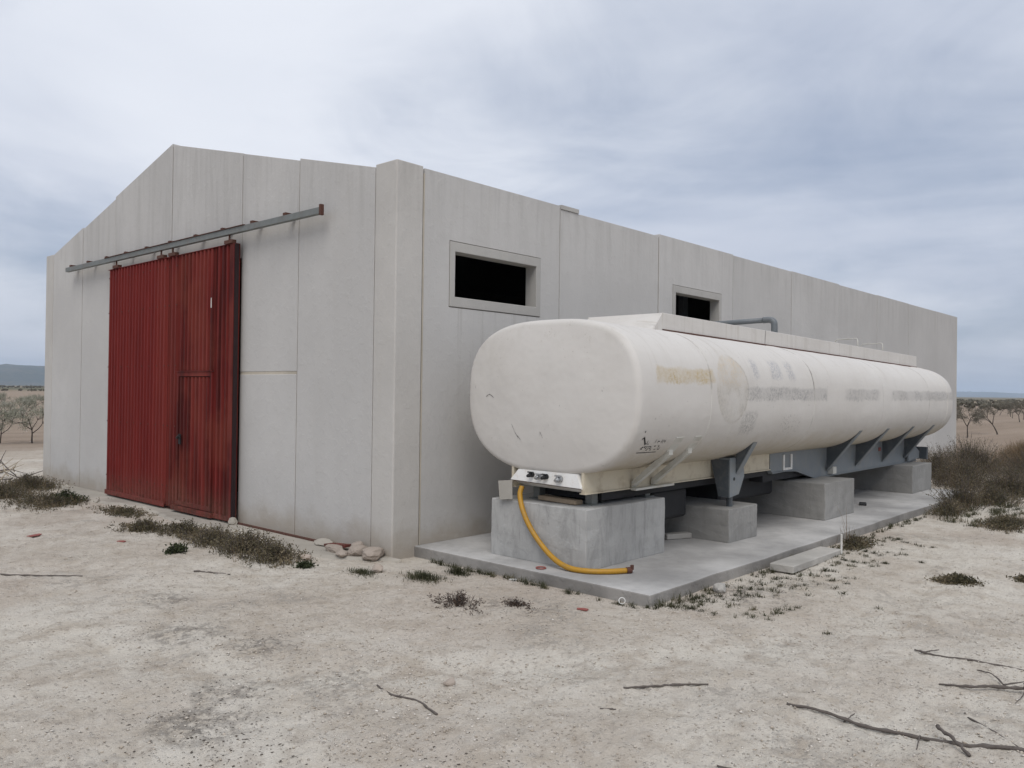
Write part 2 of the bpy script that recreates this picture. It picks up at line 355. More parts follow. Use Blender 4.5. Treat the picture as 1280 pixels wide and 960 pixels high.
def tank_paint():
    m, t = material('chalky_white_tank_paint'); p = t.pos(); px, py, pz = t.xyz(p)
    big = t.noise(p, 0.9, 4); mid = t.noise(p, 6, 5, 0.62); fine = t.noise(p, 45, 4, 0.7); grit = t.noise(p, 34, 8, 0.8, 0.3)
    c = t.mix(t.step(big, 0.3, 0.7), (0.575, 0.546, 0.507), (0.615, 0.588, 0.55))
    # rain streaks and grime bleeding from the crown, road dust on the belly
    s = t.noise(t.vmath('MULTIPLY', p, (9, 2.0, 0.45)), 1.2, 5, 0.62)
    c = t.mix(t.mul(t.step(s, 0.52, 0.74), t.step(pz, 1.6, 2.4), 0.35), c, (0.42, 0.39, 0.34))
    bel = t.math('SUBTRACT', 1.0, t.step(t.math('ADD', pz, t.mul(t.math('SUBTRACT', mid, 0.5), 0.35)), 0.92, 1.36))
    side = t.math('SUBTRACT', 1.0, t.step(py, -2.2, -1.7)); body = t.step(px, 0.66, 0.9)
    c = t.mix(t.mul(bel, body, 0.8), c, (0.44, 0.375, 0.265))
    near = t.math('SUBTRACT', 1.0, t.step(t.math('SUBTRACT', py, -1.9), 0.0, 0.2))
    # sanded-off lettering: yellow primer band, ghost disc, grey scuffed band
    gr = t.step(grit, 0.45, 0.60); gr2 = t.step(grit, 0.40, 0.62)
    wob = t.math('ADD', t.mul(t.math('SUBTRACT', mid, 0.5), 0.09), t.mul(t.math('SUBTRACT', grit, 0.5), 0.10)); patch = t.step(t.noise(p, 3.1, 4, 0.6), 0.36, 0.62)
    zz = t.math('ADD', pz, wob); xx = t.math('ADD', px, t.mul(wob, 1.6))
    yb = t.mul(t.box(xx, 0.93, 2.02, 0.03), t.box(zz, 1.85, 1.99, 0.02), near)
    c = t.mix(t.mul(yb, t.math('ADD', t.mul(gr2, patch, 0.7), 0.3)), c, (0.47, 0.365, 0.20))
    ddx = t.math('DIVIDE', t.math('SUBTRACT', px, 2.40), 0.36); ddz = t.math('DIVIDE', t.math('SUBTRACT', pz, 1.80), 0.37)
    rr = t.math('SQRT', t.math('ADD', t.mul(ddx, ddx), t.mul(ddz, ddz)))
    disc = t.mul(t.math('SUBTRACT', 1.0, t.step(rr, 0.93, 1.0)), near)
    c = t.mix(t.mul(disc, t.math('ADD', t.mul(patch, 0.3), 0.04)), c, (0.40, 0.355, 0.28))
    c = t.mix(t.mul(disc, gr, t.math('ADD', t.mul(patch, 0.45), 0.12)), c, t.mix(t.step(pz, 1.75, 1.9), (0.36, 0.35, 0.33), (0.60, 0.47, 0.30)))
    rim = t.mul(t.box(rr, 0.93, 1.0, 0.025), t.step(px, 2.3, 2.65), near); c = t.mix(t.mul(rim, gr2, 0.6), c, (0.33, 0.29, 0.24))
    gb = t.mul(t.math('MAXIMUM', t.box(xx, 2.75, 4.95, 0.06), t.math('MAXIMUM', t.box(xx, 5.6, 6.9, 0.1), t.box(xx, 7.5, 11.2, 0.1))), t.box(zz, 1.68, 1.83, 0.02), near)
    c = t.mix(t.mul(gb, t.math('ADD', t.mul(gr, patch, 0.7), 0.25)), c, (0.29, 0.28, 0.27))
    # half-removed letters above the band and scuffs below
    lt = t.mul(t.math('MAXIMUM', t.box(xx, 2.92, 3.06, 0.03), t.math('MAXIMUM', t.box(xx, 3.38, 3.66, 0.03), t.box(xx, 3.82, 4.02, 0.03))), t.box(zz, 1.93, 2.13, 0.03), near)
    c = t.mix(t.mul(lt, gr2, 0.75), c, (0.33, 0.335, 0.36))
    s1 = t.mul(t.box(xx, 2.66, 2.98, 0.04), t.box(zz, 1.33, 1.55, 0.04), near); c = t.mix(t.mul(s1, gr2, 0.75), c, (0.28, 0.27, 0.255))
    s2 = t.mul(t.box(xx, 3.65, 4.2, 0.08), t.box(zz, 1.30, 1.52, 0.05), near, t.step(grit, 0.56, 0.6)); c = t.mix(t.mul(s2, 0.75), c, (0.14, 0.13, 0.12))
    # grime and hairline cracks along the seams, runs below the walkway
    for sx_, amt in ((1.95, 0.35), (4.55, 0.8), (7.1, 0.35), (9.4, 0.35)):
        sl = t.mul(t.box(t.math('ADD', px, t.mul(t.math('SUBTRACT', mid, 0.5), 0.05)), sx_ - 0.03, sx_ - 0.008, 0.009), t.step(t.noise(p, 2.3, 4, 0.6), 0.42, 0.6), t.step(pz, 1.3, 1.6)); c = t.mix(t.mul(sl, amt), c, (0.13, 0.11, 0.095))
    run = t.noise(t.vmath('MULTIPLY', p, (16, 1.0, 0.6)), 1.0, 4, 0.7); c = t.mix(t.mul(t.step(run, 0.56, 0.7), t.step(pz, 1.75, 2.35), body, 0.3), c, (0.34, 0.29, 0.22))
    # chips down to dark primer
    ch = t.mul(t.step(t.noise(p, 30, 4, 0.75), 0.655, 0.69), t.step(t.noise(p, 2.1, 3), 0.46, 0.6))
    c = t.mix(t.mul(ch, 0.75), c, (0.17, 0.15, 0.13))
    rimg = t.mul(t.box(px, 0.56, 0.72, 0.05), t.step(pz, 1.9, 2.35), t.step(mid, 0.5, 0.7), t.step(fine, 0.5, 0.7)); c = t.mix(t.mul(rimg, 0.5), c, (0.30, 0.26, 0.2))
    dent = t.noise(t.vmath('MULTIPLY', p, (1.1, 1.5, 1.5)), 1.5, 3, 0.5)
    nb = t.bump(dent, 0.35, 0.06); nb = t.bump(mid, 0.06, 0.01, nb)
    t.out(c, t.math('ADD', 0.52, t.mul(mid, 0.22)), normal=nb, spec=0.22); return m
M['tank'] = tank_paint()

def ground_mat():
    m, t = material('pale_caliche_dirt'); p = t.pos(); px, py, pz = t.xyz(p)
    dist = t.math('SQRT', t.math('ADD', t.math('POWER', t.math('SUBTRACT', px, -5.5), 2.0), t.math('POWER', t.math('SUBTRACT', py, -6.6), 2.0)))
    n0 = t.noise(p, 0.22, 3, 0.5); n1 = t.noise(p, 0.8, 5, 0.6, 0.4); n2 = t.noise(p, 3.5, 6, 0.65, 0.3); n3 = t.noise(p, 16, 5, 0.7); n4 = t.noise(p, 80, 4, 0.7)
    c = t.mix(t.step(n1, 0.3, 0.7), (0.49, 0.43, 0.36), (0.64, 0.595, 0.52))
    c = t.mix(t.mul(t.step(n2, 0.42, 0.72), 0.5), c, (0.40, 0.335, 0.255))
    c = t.mix(t.mul(t.step(n0, 0.5, 0.75), 0.5), c, (0.42, 0.335, 0.275))
    rd = t.math('SQRT', t.math('ADD', t.math('POWER', t.math('SUBTRACT', px, 2.2), 2.0), t.math('POWER', t.math('SUBTRACT', py, 1.6), 2.0)))
    rd = t.math('ADD', rd, t.mul(t.math('SUBTRACT', t.noise(p, 0.5, 2), 0.5), -0.8)); trk_ = t.math('MAXIMUM', t.box(rd, 5.85, 6.4, 0.2), t.box(rd, 7.35, 7.9, 0.2))
    c = t.mix(t.mul(trk_, t.step(n2, 0.62, 0.40), 0.7), c, (0.64, 0.595, 0.515))
    # trampled organic litter in grey patches
    pat = t.mul(t.step(t.noise(t.vmath('ADD', p, (4.1, 2.2, 0)), 0.9, 5, 0.65), 0.52, 0.66), t.step(n3, 0.42, 0.62))
    c = t.mix(t.mul(pat, 0.7), c, (0.20, 0.175, 0.15))
    c = t.mix(t.mul(t.step(n3, 0.48, 0.72), 0.55), c, (0.62, 0.575, 0.51))
    n5 = t.noise(p, 7.0, 6, 0.72, 0.5); c = t.mix(t.mul(t.step(n5, 0.52, 0.66), 0.4), c, (0.31, 0.26, 0.215))
    c = t.mix(t.mul(t.step(n4, 0.56, 0.74), 0.45), c, (0.27, 0.22, 0.17))
    c = t.mix(t.mul(t.step(n4, 0.44, 0.28), 0.45), c, (0.66, 0.62, 0.56))
    # trampled bark and ash worn into the dirt at a few spots
    stn = None
    for (a, b_, r_) in ((-3.3, -2.45, .42), (-3.0, -2.15, .35), (-2.65, -0.9, .4), (-2.3, 0.1, .3), (-2.4, -1.55, .3), (1.3, -3.4, .5), (-0.45, -2.15, .4)):
        dd = t.math('ADD', t.math('POWER', t.math('SUBTRACT', px, a), 2.0), t.math('POWER', t.math('SUBTRACT', py, b_), 2.0))
        q = t.math('SUBTRACT', 1.0, t.step(dd, r_ * r_ * .08, r_ * r_)); stn = q if stn is None else t.math('MAXIMUM', stn, q)
    c = t.mix(t.mul(stn, t.step(n3, 0.40, 0.58), t.step(n2, 0.38, 0.56), 0.62), c, (0.14, 0.125, 0.113))
    # gravel
    v = t.vor(p, 42.0); vc = t.vor(p, 42.0, out='Color'); sp = t.mul(t.math('SUBTRACT', 1.0, t.step(v, 0.22, 0.34)), t.step(t.xyz(vc)[0], 0.62, 0.66))
    c = t.mix(t.mul(sp, 0.6), c, t.mix(t.xyz(vc)[1], (0.33, 0.27, 0.215), (0.70, 0.66, 0.6)))
    # ploughed reddish-tan fields beyond the yard, greyer plain in the distance
    fld = t.step(t.math('ADD', dist, t.mul(n0, 8.0)), 24, 34)
    fr = t.noise(t.vmath('MULTIPLY', p, (0.05, 0.6, 1.0)), 1.0, 4, 0.6)
    fc = t.mix(t.step(fr, 0.3, 0.7), (0.27, 0.21, 0.16), (0.34, 0.27, 0.21)); fc = t.mix(t.mul(n3, 0.25), fc, (0.2, 0.15, 0.1))
    c = t.mix(fld, c, fc)
    pl = t.noise(t.vmath('MULTIPLY', p, (0.0022, 0.0022, 0)), 1.0, 4, 0.6)
    pc = t.ramp(pl, [(0.35, (0.075, 0.08, 0.05)), (0.45, (0.24, 0.19, 0.13)), (0.53, (0.10, 0.10, 0.06)), (0.62, (0.28, 0.22, 0.16))])
    c = t.mix(t.step(dist, 180, 420), c, pc)
    hgt = t.math('ADD', t.mul(n3, 0.6), t.mul(n4, 0.3)); hgt = t.math('ADD', hgt, t.mul(sp, 0.35)); hgt = t.math('ADD', hgt, t.mul(n2, 0.6))
    t.out(c, 0.95, normal=t.bump(hgt, 1.0, 0.045), spec=0.15); return m
M['ground'] = ground_mat()

def leafm(name, stops, transl=0.25, sc=3.0):
    m, t = material(name); p = t.pos()
    n = t.noise(p, sc, 4, 0.6); k = t.noise(p, sc * 14, 2, 0.6)
    c = t.ramp(t.math('ADD', t.mul(n, 0.6), t.mul(k, 0.4)), stops)
    t.out(c, 0.75, spec=0.25, transl=transl); return m
M['grass'] = leafm('low_green_weed', [(0.3, (0.03, 0.033, 0.018)), (0.47, (0.058, 0.06, 0.031)), (0.57, (0.105, 0.098, 0.055)), (0.68, (0.19, 0.155, 0.095))])
M['scrub'] = leafm('grey_brown_scrub', [(0.32, (0.038, 0.037, 0.02)), (0.45, (0.085, 0.076, 0.042)), (0.54, (0.155, 0.128, 0.078)), (0.63, (0.29, 0.235, 0.155))])
M['greenbush'] = leafm('dark_green_weed', [(0.3, (0.022, 0.028, 0.012)), (0.5, (0.042, 0.052, 0.022)), (0.7, (0.09, 0.095, 0.045))])
M['dryred'] = leafm('dead_reddish_weed', [(0.35, (0.05, 0.034, 0.026)), (0.55, (0.095, 0.066, 0.05)), (0.7, (0.17, 0.12, 0.085))])
M['straw'] = leafm('dry_tawny_grass', [(0.35, (0.14, 0.095, 0.055)), (0.55, (0.23, 0.165, 0.1)), (0.7, (0.32, 0.24, 0.16))])
M['almond'] = leafm('pale_almond_blossom', [(0.35, (0.20, 0.21, 0.14)), (0.5, (0.32, 0.32, 0.25)), (0.65, (0.52, 0.49, 0.44))], 0.35, 4)
M['almond_b'] = leafm('brown_budding_twigs', [(0.35, (0.10, 0.095, 0.07)), (0.5, (0.17, 0.155, 0.12)), (0.65, (0.28, 0.25, 0.21))], 0.35, 4)
M['wood_far'] = leafm('far_scrub', [(0.35, (0.075, 0.07, 0.05)), (0.6, (0.13, 0.115, 0.085))], 0.0, 0.05)
M['hill'] = leafm('wooded_hillside', [(0.35, (0.022, 0.034, 0.027)), (0.5, (0.04, 0.05, 0.037)), (0.62, (0.09, 0.08, 0.06))], 0.0, 0.004)

# ------------------------------------------------------------------ ground: one sheet to the horizon
def build_ground():
    va = math.degrees(math.atan2(cf.y, cf.x))
    ang = np.concatenate([np.arange(-46, 46, 0.16), np.arange(46, 314, 3.0)]) + va
    rad = [0.0, 0.4, 0.9, 1.4]
    while rad[-1] < 26: rad.append(rad[-1] * 1.0075)
    while rad[-1] < 12500: rad.append(rad[-1] * 1.12)
    rad = np.array(rad[1:])
    A, Rr = np.meshgrid(np.radians(ang), rad)
    x = CAM.x + Rr * np.cos(A); y = CAM.y + Rr * np.sin(A); z = gz(x, y)
    na, nr = len(ang), len(rad)
    vs = np.stack([x, y, z], -1).reshape(-1, 3)
    vs = np.vstack([vs, [[CAM.x, CAM.y, 0]]])
    i, j = np.meshgrid(np.arange(nr - 1), np.arange(na), indexing='ij'); j2 = (j + 1) % na
    q = np.stack([i * na + j, (i + 1) * na + j, (i + 1) * na + j2, i * na + j2], -1).reshape(-1, 4)
    tri = np.stack([np.full(na, len(vs) - 1), np.arange(na), (np.arange(na) + 1) % na], -1)
    me = bpy.data.meshes.new('ground'); me.vertices.add(len(vs)); me.vertices.foreach_set('co', vs.ravel())
    nl = q.size + tri.size; me.loops.add(nl); me.loops.foreach_set('vertex_index', np.concatenate([q.ravel(), tri.ravel()]).astype(np.int32))
    npoly = len(q) + len(tri); me.polygons.add(npoly)
    st = np.concatenate([np.arange(len(q)) * 4, len(q) * 4 + np.arange(len(tri)) * 3]).astype(np.int32)
    me.polygons.foreach_set('loop_start', st); me.polygons.foreach_set('use_smooth', np.ones(npoly, bool))
    me.update(calc_edges=True); me.validate(); me.materials.append(M['ground'])
    o = bpy.data.objects.new('ground', me); COL.objects.link(o); o['kind'] = 'structure'
build_ground()

# slab the tanker stands on, with formed edges, and the rough footing strip under the gable
def slab_mat():
    m = concrete('slab_edge_concrete', (0.27, 0.255, 0.235), 0.2, pores=0.7, bump=0.9, streak=0.5); return m
M['slab_edge'] = slab_mat()
def slab():
    rnd = random.Random(4); b = MB(); xs = np.arange(0.3, 11.01, 0.357); n = len(xs)
    bot = -0.06
    front = [(x, -2.93 + rnd.uniform(-.008, .008), 0.088 + rnd.uniform(-.004, .004)) for x in xs]
    back = [(x, -0.004, 0.094) for x in xs]
    vs = front + back + [(p[0], p[1] - 0.012, bot) for p in front] + [(p[0], p[1], bot) for p in back]
    fs = [(i, i + 1, n + i + 1, n + i) for i in range(n - 1)] + [(2 * n + i, 2 * n + i + 1, i + 1, i) for i in range(n - 1)]
    fs += [(0, n, 3 * n, 2 * n), (n - 1, 3 * n - 1, 4 * n - 1, 2 * n - 1 + n), ]
    fs[-1] = (n - 1, 3 * n - 1, 4 * n - 1, 2 * n - 1)
    b.add(vs, fs); o = part('concrete_slab', b, M['slab']); o['kind'] = 'structure'; o.data.materials.append(M['slab_edge'])
    for p_ in o.data.polygons: p_.material_index = 0 if abs(p_.normal.z) > 0.7 else 1
    soft(o, 0.012, 2)
slab()
def footing():
    rnd = random.Random(8); b = MB(); ys = np.arange(-0.15, 10.3, 0.16); n = len(ys)
    w_ = [(0.42 + 0.13 * math.sin(y * 2.1) + rnd.uniform(-.06, .06)) * min(1, max(0.06, (y + 0.15) / 0.7)) for y in ys]
    vs = [(-0.002, y, 0.015) for y in ys] + [(-k * 0.8, y, 0.012 + rnd.uniform(-.004, .004)) for y, k in zip(ys, w_)] + [(-k, y + rnd.uniform(-.03, .03), -0.05) for y, k in zip(ys, w_)]
    fs = [(r * n + i, r * n + i + 1, (r + 1) * n + i + 1, (r + 1) * n + i) for r in (0, 1) for i in range(n - 1)]
    b.add(vs, fs); o = part('concrete_footing', b, M['footing']); o['kind'] = 'structure'
footing()

# ------------------------------------------------------------------ warehouse
WL, WW, HE, HA = 21.52, 10.09, 4.11, 5.28
wh = thing('warehouse', (0, 0, 0), 'pale grey precast concrete warehouse with gable front and red sliding door', 'warehouse')
def rake(y): return 4.12 + (HA - 4.12) * (1 - abs(y - WW / 2) / (WW / 2 - 0.353))
G = 0.016                                                             # joint gap
rg = random.Random(2)
def gable_panel(y0, y1, z0=-0.05, z1=None, dz=0.0, dx=0.0):
    y0 += G / 2; y1 -= G / 2
    if z1 is None:
        top = [(y1, rake(y1) + dz), (y0, rake(y0) + dz)]
    else: top = [(y1, z1), (y0, z1)]
    b = MB().prism([(y0, z0), (y1, z0)] + top, 0, dx, 0.2)
    return soft(part('wall_panel', b, M['panel'], wh), 0.005, 2)
DY0, DY1, DZ = 3.12, 6.95, 3.42                                       # door opening
gable_panel(0.353, 1.79, dz=0.0)
gable_panel(1.79, 3.09, 1.935 + .018, None, dz=-0.025, dx=0.003); gable_panel(1.79, 3.09, -0.05, 1.935 - .018, dx=0.001)
gable_panel(3.09, 5.046, DZ, None, dz=-0.02, dx=0.004)
gable_panel(5.046, 7.02, DZ, None, dz=0.0, dx=0.0)
gable_panel(7.02, 8.34, dz=-0.03, dx=0.004)
gable_panel(8.34, 9.70, dz=0.0, dx=0.001)
# rear gable
for a, b_ in ((0.353, 2.6), (2.6, 5.046), (5.046, 7.5), (7.5, 9.70)):
    part('wall_panel', MB().prism([(a + .006, -0.05), (b_ - .006, -0.05), (b_ - .006, rake(b_)), (a + .006, rake(a))], 0, WL - 0.2, WL), M['panel'], wh)
SX = [0.376, 2.70, 5.05, 7.40, 9.78, 12.19, 14.58, 16.92, 19.18, WL - 0.12]
WIN = [(0.76, 2.32), (5.45, 7.00)]; WZ = (2.67, 3.41)
for i in range(len(SX) - 1):
    x0, x1 = SX[i] + G / 2, SX[i + 1] - G / 2; hz = HE + (0.02, -0.02, 0.012, 0, 0.008, -0.004, 0.006, 0, 0.004)[i]; y0 = (0.0, 0.004, 0.001, 0.003, 0.0, 0.004, 0.002, 0.0, 0.003)[i]
    wn = [q for q in WIN if q[0] > x0 and q[1] < x1]
    if wn: b = MB().ring((x0, x1, -0.05, hz), (wn[0][0], wn[0][1], WZ[0], WZ[1]), 1, y0, 0.2)
    else: b = MB().box(x0, x1, y0, 0.2, -0.05, hz)
    soft(part('wall_panel', b, M['panel'], wh), 0.005, 2)
    part('wall_panel', MB().box(x0, x1, WW - 0.2, WW, -0.05, HE), M['panel'], wh)
# sealant strips recessed in the joints
def strips():
    for y in (0.353, 1.79, 3.09, 5.046, 7.02, 8.34, 9.70):
        z0 = DZ if 3.2 < y < 7 else -0.05
        part('joint_filler', MB().box(0.010, 0.03, y - 0.009, y + 0.009, z0, rake(y) - 0.05), M['joint'], wh)
    part('joint_filler', MB().box(0.008, 0.03, 1.80, 3.08, 1.91, 1.96), M['mortar'], wh)
    for k, x in enumerate(SX[:-1]):
        part('joint_filler', MB().box(x - 0.009, x + 0.009, -0.002 if k == 0 else 0.010, 0.03, -0.05, HE - 0.04), M['mortar' if k == 0 else 'joint'], wh)
strips()
def pillar(pts, zt, name='corner_pillar'):
    b = MB().prism(pts, 2, -0.05, zt); o = part(name, b, M['pillar'], wh); return soft(o, 0.008, 2)
def arc(cx_, cy_, r, a0, a1, n=6): return [(cx_ + r * math.cos(R(a0 + (a1 - a0) * i / n)), cy_ + r * math.sin(R(a0 + (a1 - a0) * i / n))) for i in range(n + 1)]
PO = -0.006
pillar([(PO, 0.353 - G / 2)] + arc(0.012, 0.012, 0.018, 180, 270) + [(0.376 - G / 2 - 0.01, PO), (0.356, 0.24), (0.24, 0.24), (0.24, 0.34)], HE + 0.035)
pillar([(0.0, 9.70 + G / 2), (0.24, 9.72), (0.35, 9.84), (0.36, WW)] + arc(0.045, WW - 0.045, 0.045, 90, 180)[0:], HE + 0.03)
pillar([(WL - 0.12 + G / 2, 0.0), (WL - 0.12 + G / 2, 0.22), (WL + 0.002, 0.34), (WL + 0.002, 0.0)], HE + 0.0)
pillar([(WL - 0.12 + G / 2, WW), (WL + 0.002, WW), (WL + 0.002, 9.71), (WL - 0.12 + G / 2, 9.86)], HE + 0.0)
part('cap_stone', MB().box(2.71, 3.08, -0.01, 0.17, HE - 0.018, HE + 0.035), M['frame_conc'], wh)
# roof slopes lie just below the parapet of panels
for s in (0, 1):
    ya, yb = (0.2, WW / 2) if s == 0 else (WW / 2, WW - 0.2)
    za, zb = (3.95, 5.1) if s == 0 else (5.1, 3.95)
    part('roof', MB().prism([(ya, za), (yb, zb), (yb, zb + 0.06), (ya, za + 0.06)], 0, 0.2, WL - 0.2), M['roof'], wh)
part('inner_floor', MB().box(0.2, WL - 0.2, 0.2, WW - 0.2, -0.019, 0.01), M['footing'], wh)
part('window_dark_wall', MB().box(0.4, WL - 0.3, 6.0, 6.1, 0.01, 3.9), M['inside'], wh)  # unseen wall added so the window openings stay dark
part('window_dark_wall', MB().box(9.0, 9.1, 0.25, 5.9, 0.01, 3.9), M['inside'], wh)  # second added wall, closing off light behind the windows
for k, (a, b_) in enumerate(WIN):
    wo_ = part('window', MB().ring((a + 0.008, b_ - 0.008, WZ[0] + 0.008, WZ[1] - 0.008), (a + 0.085, b_ - 0.085, WZ[0] + 0.12, WZ[1] - 0.115), 1, -0.008, 0.17), M['frame_conc'], wh)
    soft(wo_, 0.006, 2)
    part('joint_filler', MB().ring((a, b_, WZ[0], WZ[1]), (a + 0.012, b_ - 0.012, WZ[0] + 0.012, WZ[1] - 0.012), 1, 0.014, 0.03), M['joint'], wo_)
part('inner_post', MB().box(7.05, 7.2, 0.75, 0.85, 0.01, 3.9), M['pvc'], wh)

# --- sliding door: two corrugated leaves hung from a galvanised track
def corrug(y0, y1, z0, z1, x, pitch=0.105, dep=0.028, cut=None):
    """trapezoid-ribbed sheet, ribs vertical, facing -x"""
    b = MB(); prof = []; y = y0
    while y < y1 - 1e-6:
        for f, dd in ((0, 0), (0.42, 0), (0.52, 1), (0.9, 1)):
            if y + f * pitch < y1: prof.append((y + f * pitch, x - dep * dd))
        y += pitch
    prof.append((y1, x))
    n = len(prof); vs = []
    for z in (z0, z1): vs += [(q[1], q[0], z) for q in prof]
    for z in (z0, z1): vs += [(q[1] + 0.004, q[0], z) for q in prof]
    fs = [(i, i + 1, n + i + 1, n + i) for i in range(n - 1)] + [(2 * n + i + 1, 2 * n + i, 3 * n + i, 3 * n + i + 1) for i in range(n - 1)]
    fs += [(n + i, n + i + 1, 3 * n + i + 1, 3 * n + i) for i in range(n - 1)] + [(i + 1, i, 2 * n + i, 2 * n + i + 1) for i in range(n - 1)]
    return b.add(vs, fs)
DX = -0.10; ZB, ZT = 0.055, 3.585; YM = 4.86
def leaf(y0, y1, sheets, lab):
    f = MB()
    f.box(DX + 0.006, DX + 0.05, y0, y0 + 0.06, ZB, ZT); f.box(DX + 0.006, DX + 0.05, y1 - 0.06, y1, ZB, ZT)
    f.box(DX + 0.006, DX + 0.05, y0 + 0.06, y1 - 0.06, ZT - 0.06, ZT); f.box(DX + 0.006, DX + 0.05, y0 + 0.06, y1 - 0.06, ZB, ZB + 0.06)
    lf = part('door_leaf', f, M['red'], wh, label=lab)
    for s in sheets: part('corrugated_sheet', corrug(*s), M['red'], lf)
    return lf
lf1 = leaf(YM + 0.012, 6.92, [(YM + 0.03, 6.90, ZB + 0.02, ZT - 0.004, DX)], 'brighter red corrugated door leaf')
W0, W1, WZT = 3.545, 4.535, 1.955                                       # wicket
lf2 = leaf(3.03, YM - 0.004, [(W1 + 0.012, YM - 0.02, ZB + 0.02, ZT - 0.004, DX), (3.14, W0 - 0.012, ZB + 0.02, ZT - 0.004, DX), (W0 - 0.01, W1 + 0.008, WZT + 0.02, ZT - 0.004, DX)], 'darker weathered corrugated door leaf with wicket')
# edge channel of the leaf: light front flange, side web coloured dark with its shadow included
part('edge_flange', MB().box(DX - 0.034, DX - 0.028, 3.03, 3.135, ZB, ZT), M['red'], lf2)
part('edge_channel', MB().box(DX - 0.028, DX + 0.004, 3.10, 3.135, ZB, ZT), M['dark_red'], lf2)
part('edge_channel', MB().box(DX - 0.026, DX + 0.03, 3.018, 3.0295, ZB, ZT), M['dark_red'], lf2)
part('top_capping', MB().box(DX - 0.034, DX + 0.05, 3.03, YM - 0.004, ZT + 0.001, ZT + 0.008), M['red'], lf2)
part('top_capping', MB().box(DX - 0.034, DX + 0.05, YM + 0.012, 6.92, ZT + 0.001, ZT + 0.008), M['red'], lf1)
part('bottom_rail', MB().box(DX - 0.036, DX - 0.029, YM + 0.012, 6.92, ZB - 0.01, ZB + 0.06), M['red'], lf1)
part('bottom_rail', MB().box(DX - 0.036, DX - 0.029, 3.03, W0 - 0.012, ZB - 0.01, ZB + 0.05), M['red'], lf2)
part('chalk_mark', MB().box(DX - 0.0335, DX - 0.0285, 3.60, 3.613, 2.80, 2.93), M['white_paint'], lf2, label='short pale scratch on the corrugated sheet')
for lf_, ya, yb in ((lf1, YM + 0.08, 6.88), (lf2, W1 + 0.05, YM - 0.05)):
    b = MB(); n_ = max(2, int((yb - ya) / 0.21))
    for zz in (0.35, 1.2, 2.05, 2.9, 3.45):
        for i in range(n_):
            y = ya + (yb - ya) * i / (n_ - 1); b.tube([(DX - 0.026, y, zz), (DX - 0.033, y, zz)], 0.009, 6)
    part('fixing_screws', b, M['rust'], lf_)['kind'] = 'stuff'
wk = part('wicket_door', corrug(W0 + 0.06, W1 - 0.06, ZB + 0.12, WZT - 0.07, DX - 0.006), M['red'], wh, label='weathered wicket door in the right leaf')
fr = MB(); X0, X1 = DX - 0.0345, DX - 0.008
fr.box(X0, X1, W0, W0 + 0.055, ZB + 0.06, WZT); fr.box(X0, X1, W1 - 0.055, W1, ZB + 0.06, WZT); fr.box(X0, X1, W0 + 0.055, W1 - 0.055, WZT - 0.06, WZT); fr.box(X0, X1, W0 + 0.055, W1 - 0.055, ZB + 0.06, ZB + 0.12)
part('wicket_frame', fr, M['red'], wk)
part('drip_ledge', MB().box(DX - 0.046, DX - 0.02, W0 - 0.01, W1 + 0.01, WZT + 0.004, WZT + 0.016), M['red'], wk)
part('threshold', MB().box(DX - 0.07, DX - 0.008, W0 - 0.06, W1 + 0.06, ZB - 0.012, ZB + 0.05), M['red'], wk)
part('door_shadow_gap', MB().box(DX - 0.012, DX - 0.0065, W1 + 0.0005, W1 + 0.0115, ZB + 0.06, WZT), M['dark_red'], wk)
hp = MB().box(DX - 0.056, DX - 0.046, 4.36, 4.42, 0.96, 1.1); hp.tube([(DX - 0.05, 4.39, 1.05), (DX - 0.095, 4.39, 1.05), (DX - 0.1, 4.30, 1.09)], 0.014, 8)
part('handle', hp, M['dark'], wk)
TZ = 3.735
tr = MB(); TX = -0.13
tr.ring((TX - 0.03, TX + 0.03, TZ - 0.026, TZ + 0.045), (TX - 0.025, TX + 0.025, TZ - 0.021, TZ + 0.04), 1, 1.15, 8.66)
trk = part('door_track', tr, M['galv'], wh)
for i, y in enumerate((8.48, 7.74, 7.0, 6.28, 5.56, 4.81, 4.06, 3.33, 2.60, 1.87)):
    part('track_bracket', MB().box(TX - 0.02, 0.004, y - 0.03, y + 0.03, TZ + 0.047, TZ + 0.082), M['rust'], trk)
part('end_stop', MB().box(TX - 0.034, TX + 0.01, 1.115, 1.148, TZ - 0.045, TZ + 0.075), M['rust'], trk)
part('rust_edge', MB().box(TX - 0.044, TX + 0.03, 2.75, 7.0, TZ + 0.046, TZ + 0.054), M['rust'], trk)
for y in (6.62, 5.08, 4.72, 3.16):
    b = MB().box(TX - 0.02, TX + 0.04, y - 0.1, y + 0.1, ZT + 0.01, ZT + 0.055).tube([(TX, y, ZT + 0.055), (TX, y, TZ - 0.022)], 0.012, 6)
    part('door_hanger', b, M['rust'], trk)
part('floor_guide', MB().box(-0.07, -0.035, 0.95, 3.0, 0.0, 0.035), M['rust'], wh)
part('floor_guide', MB().box(-0.07, -0.035, 3.0, 7.0, 0.0, 0.035), M['rust'], wh)

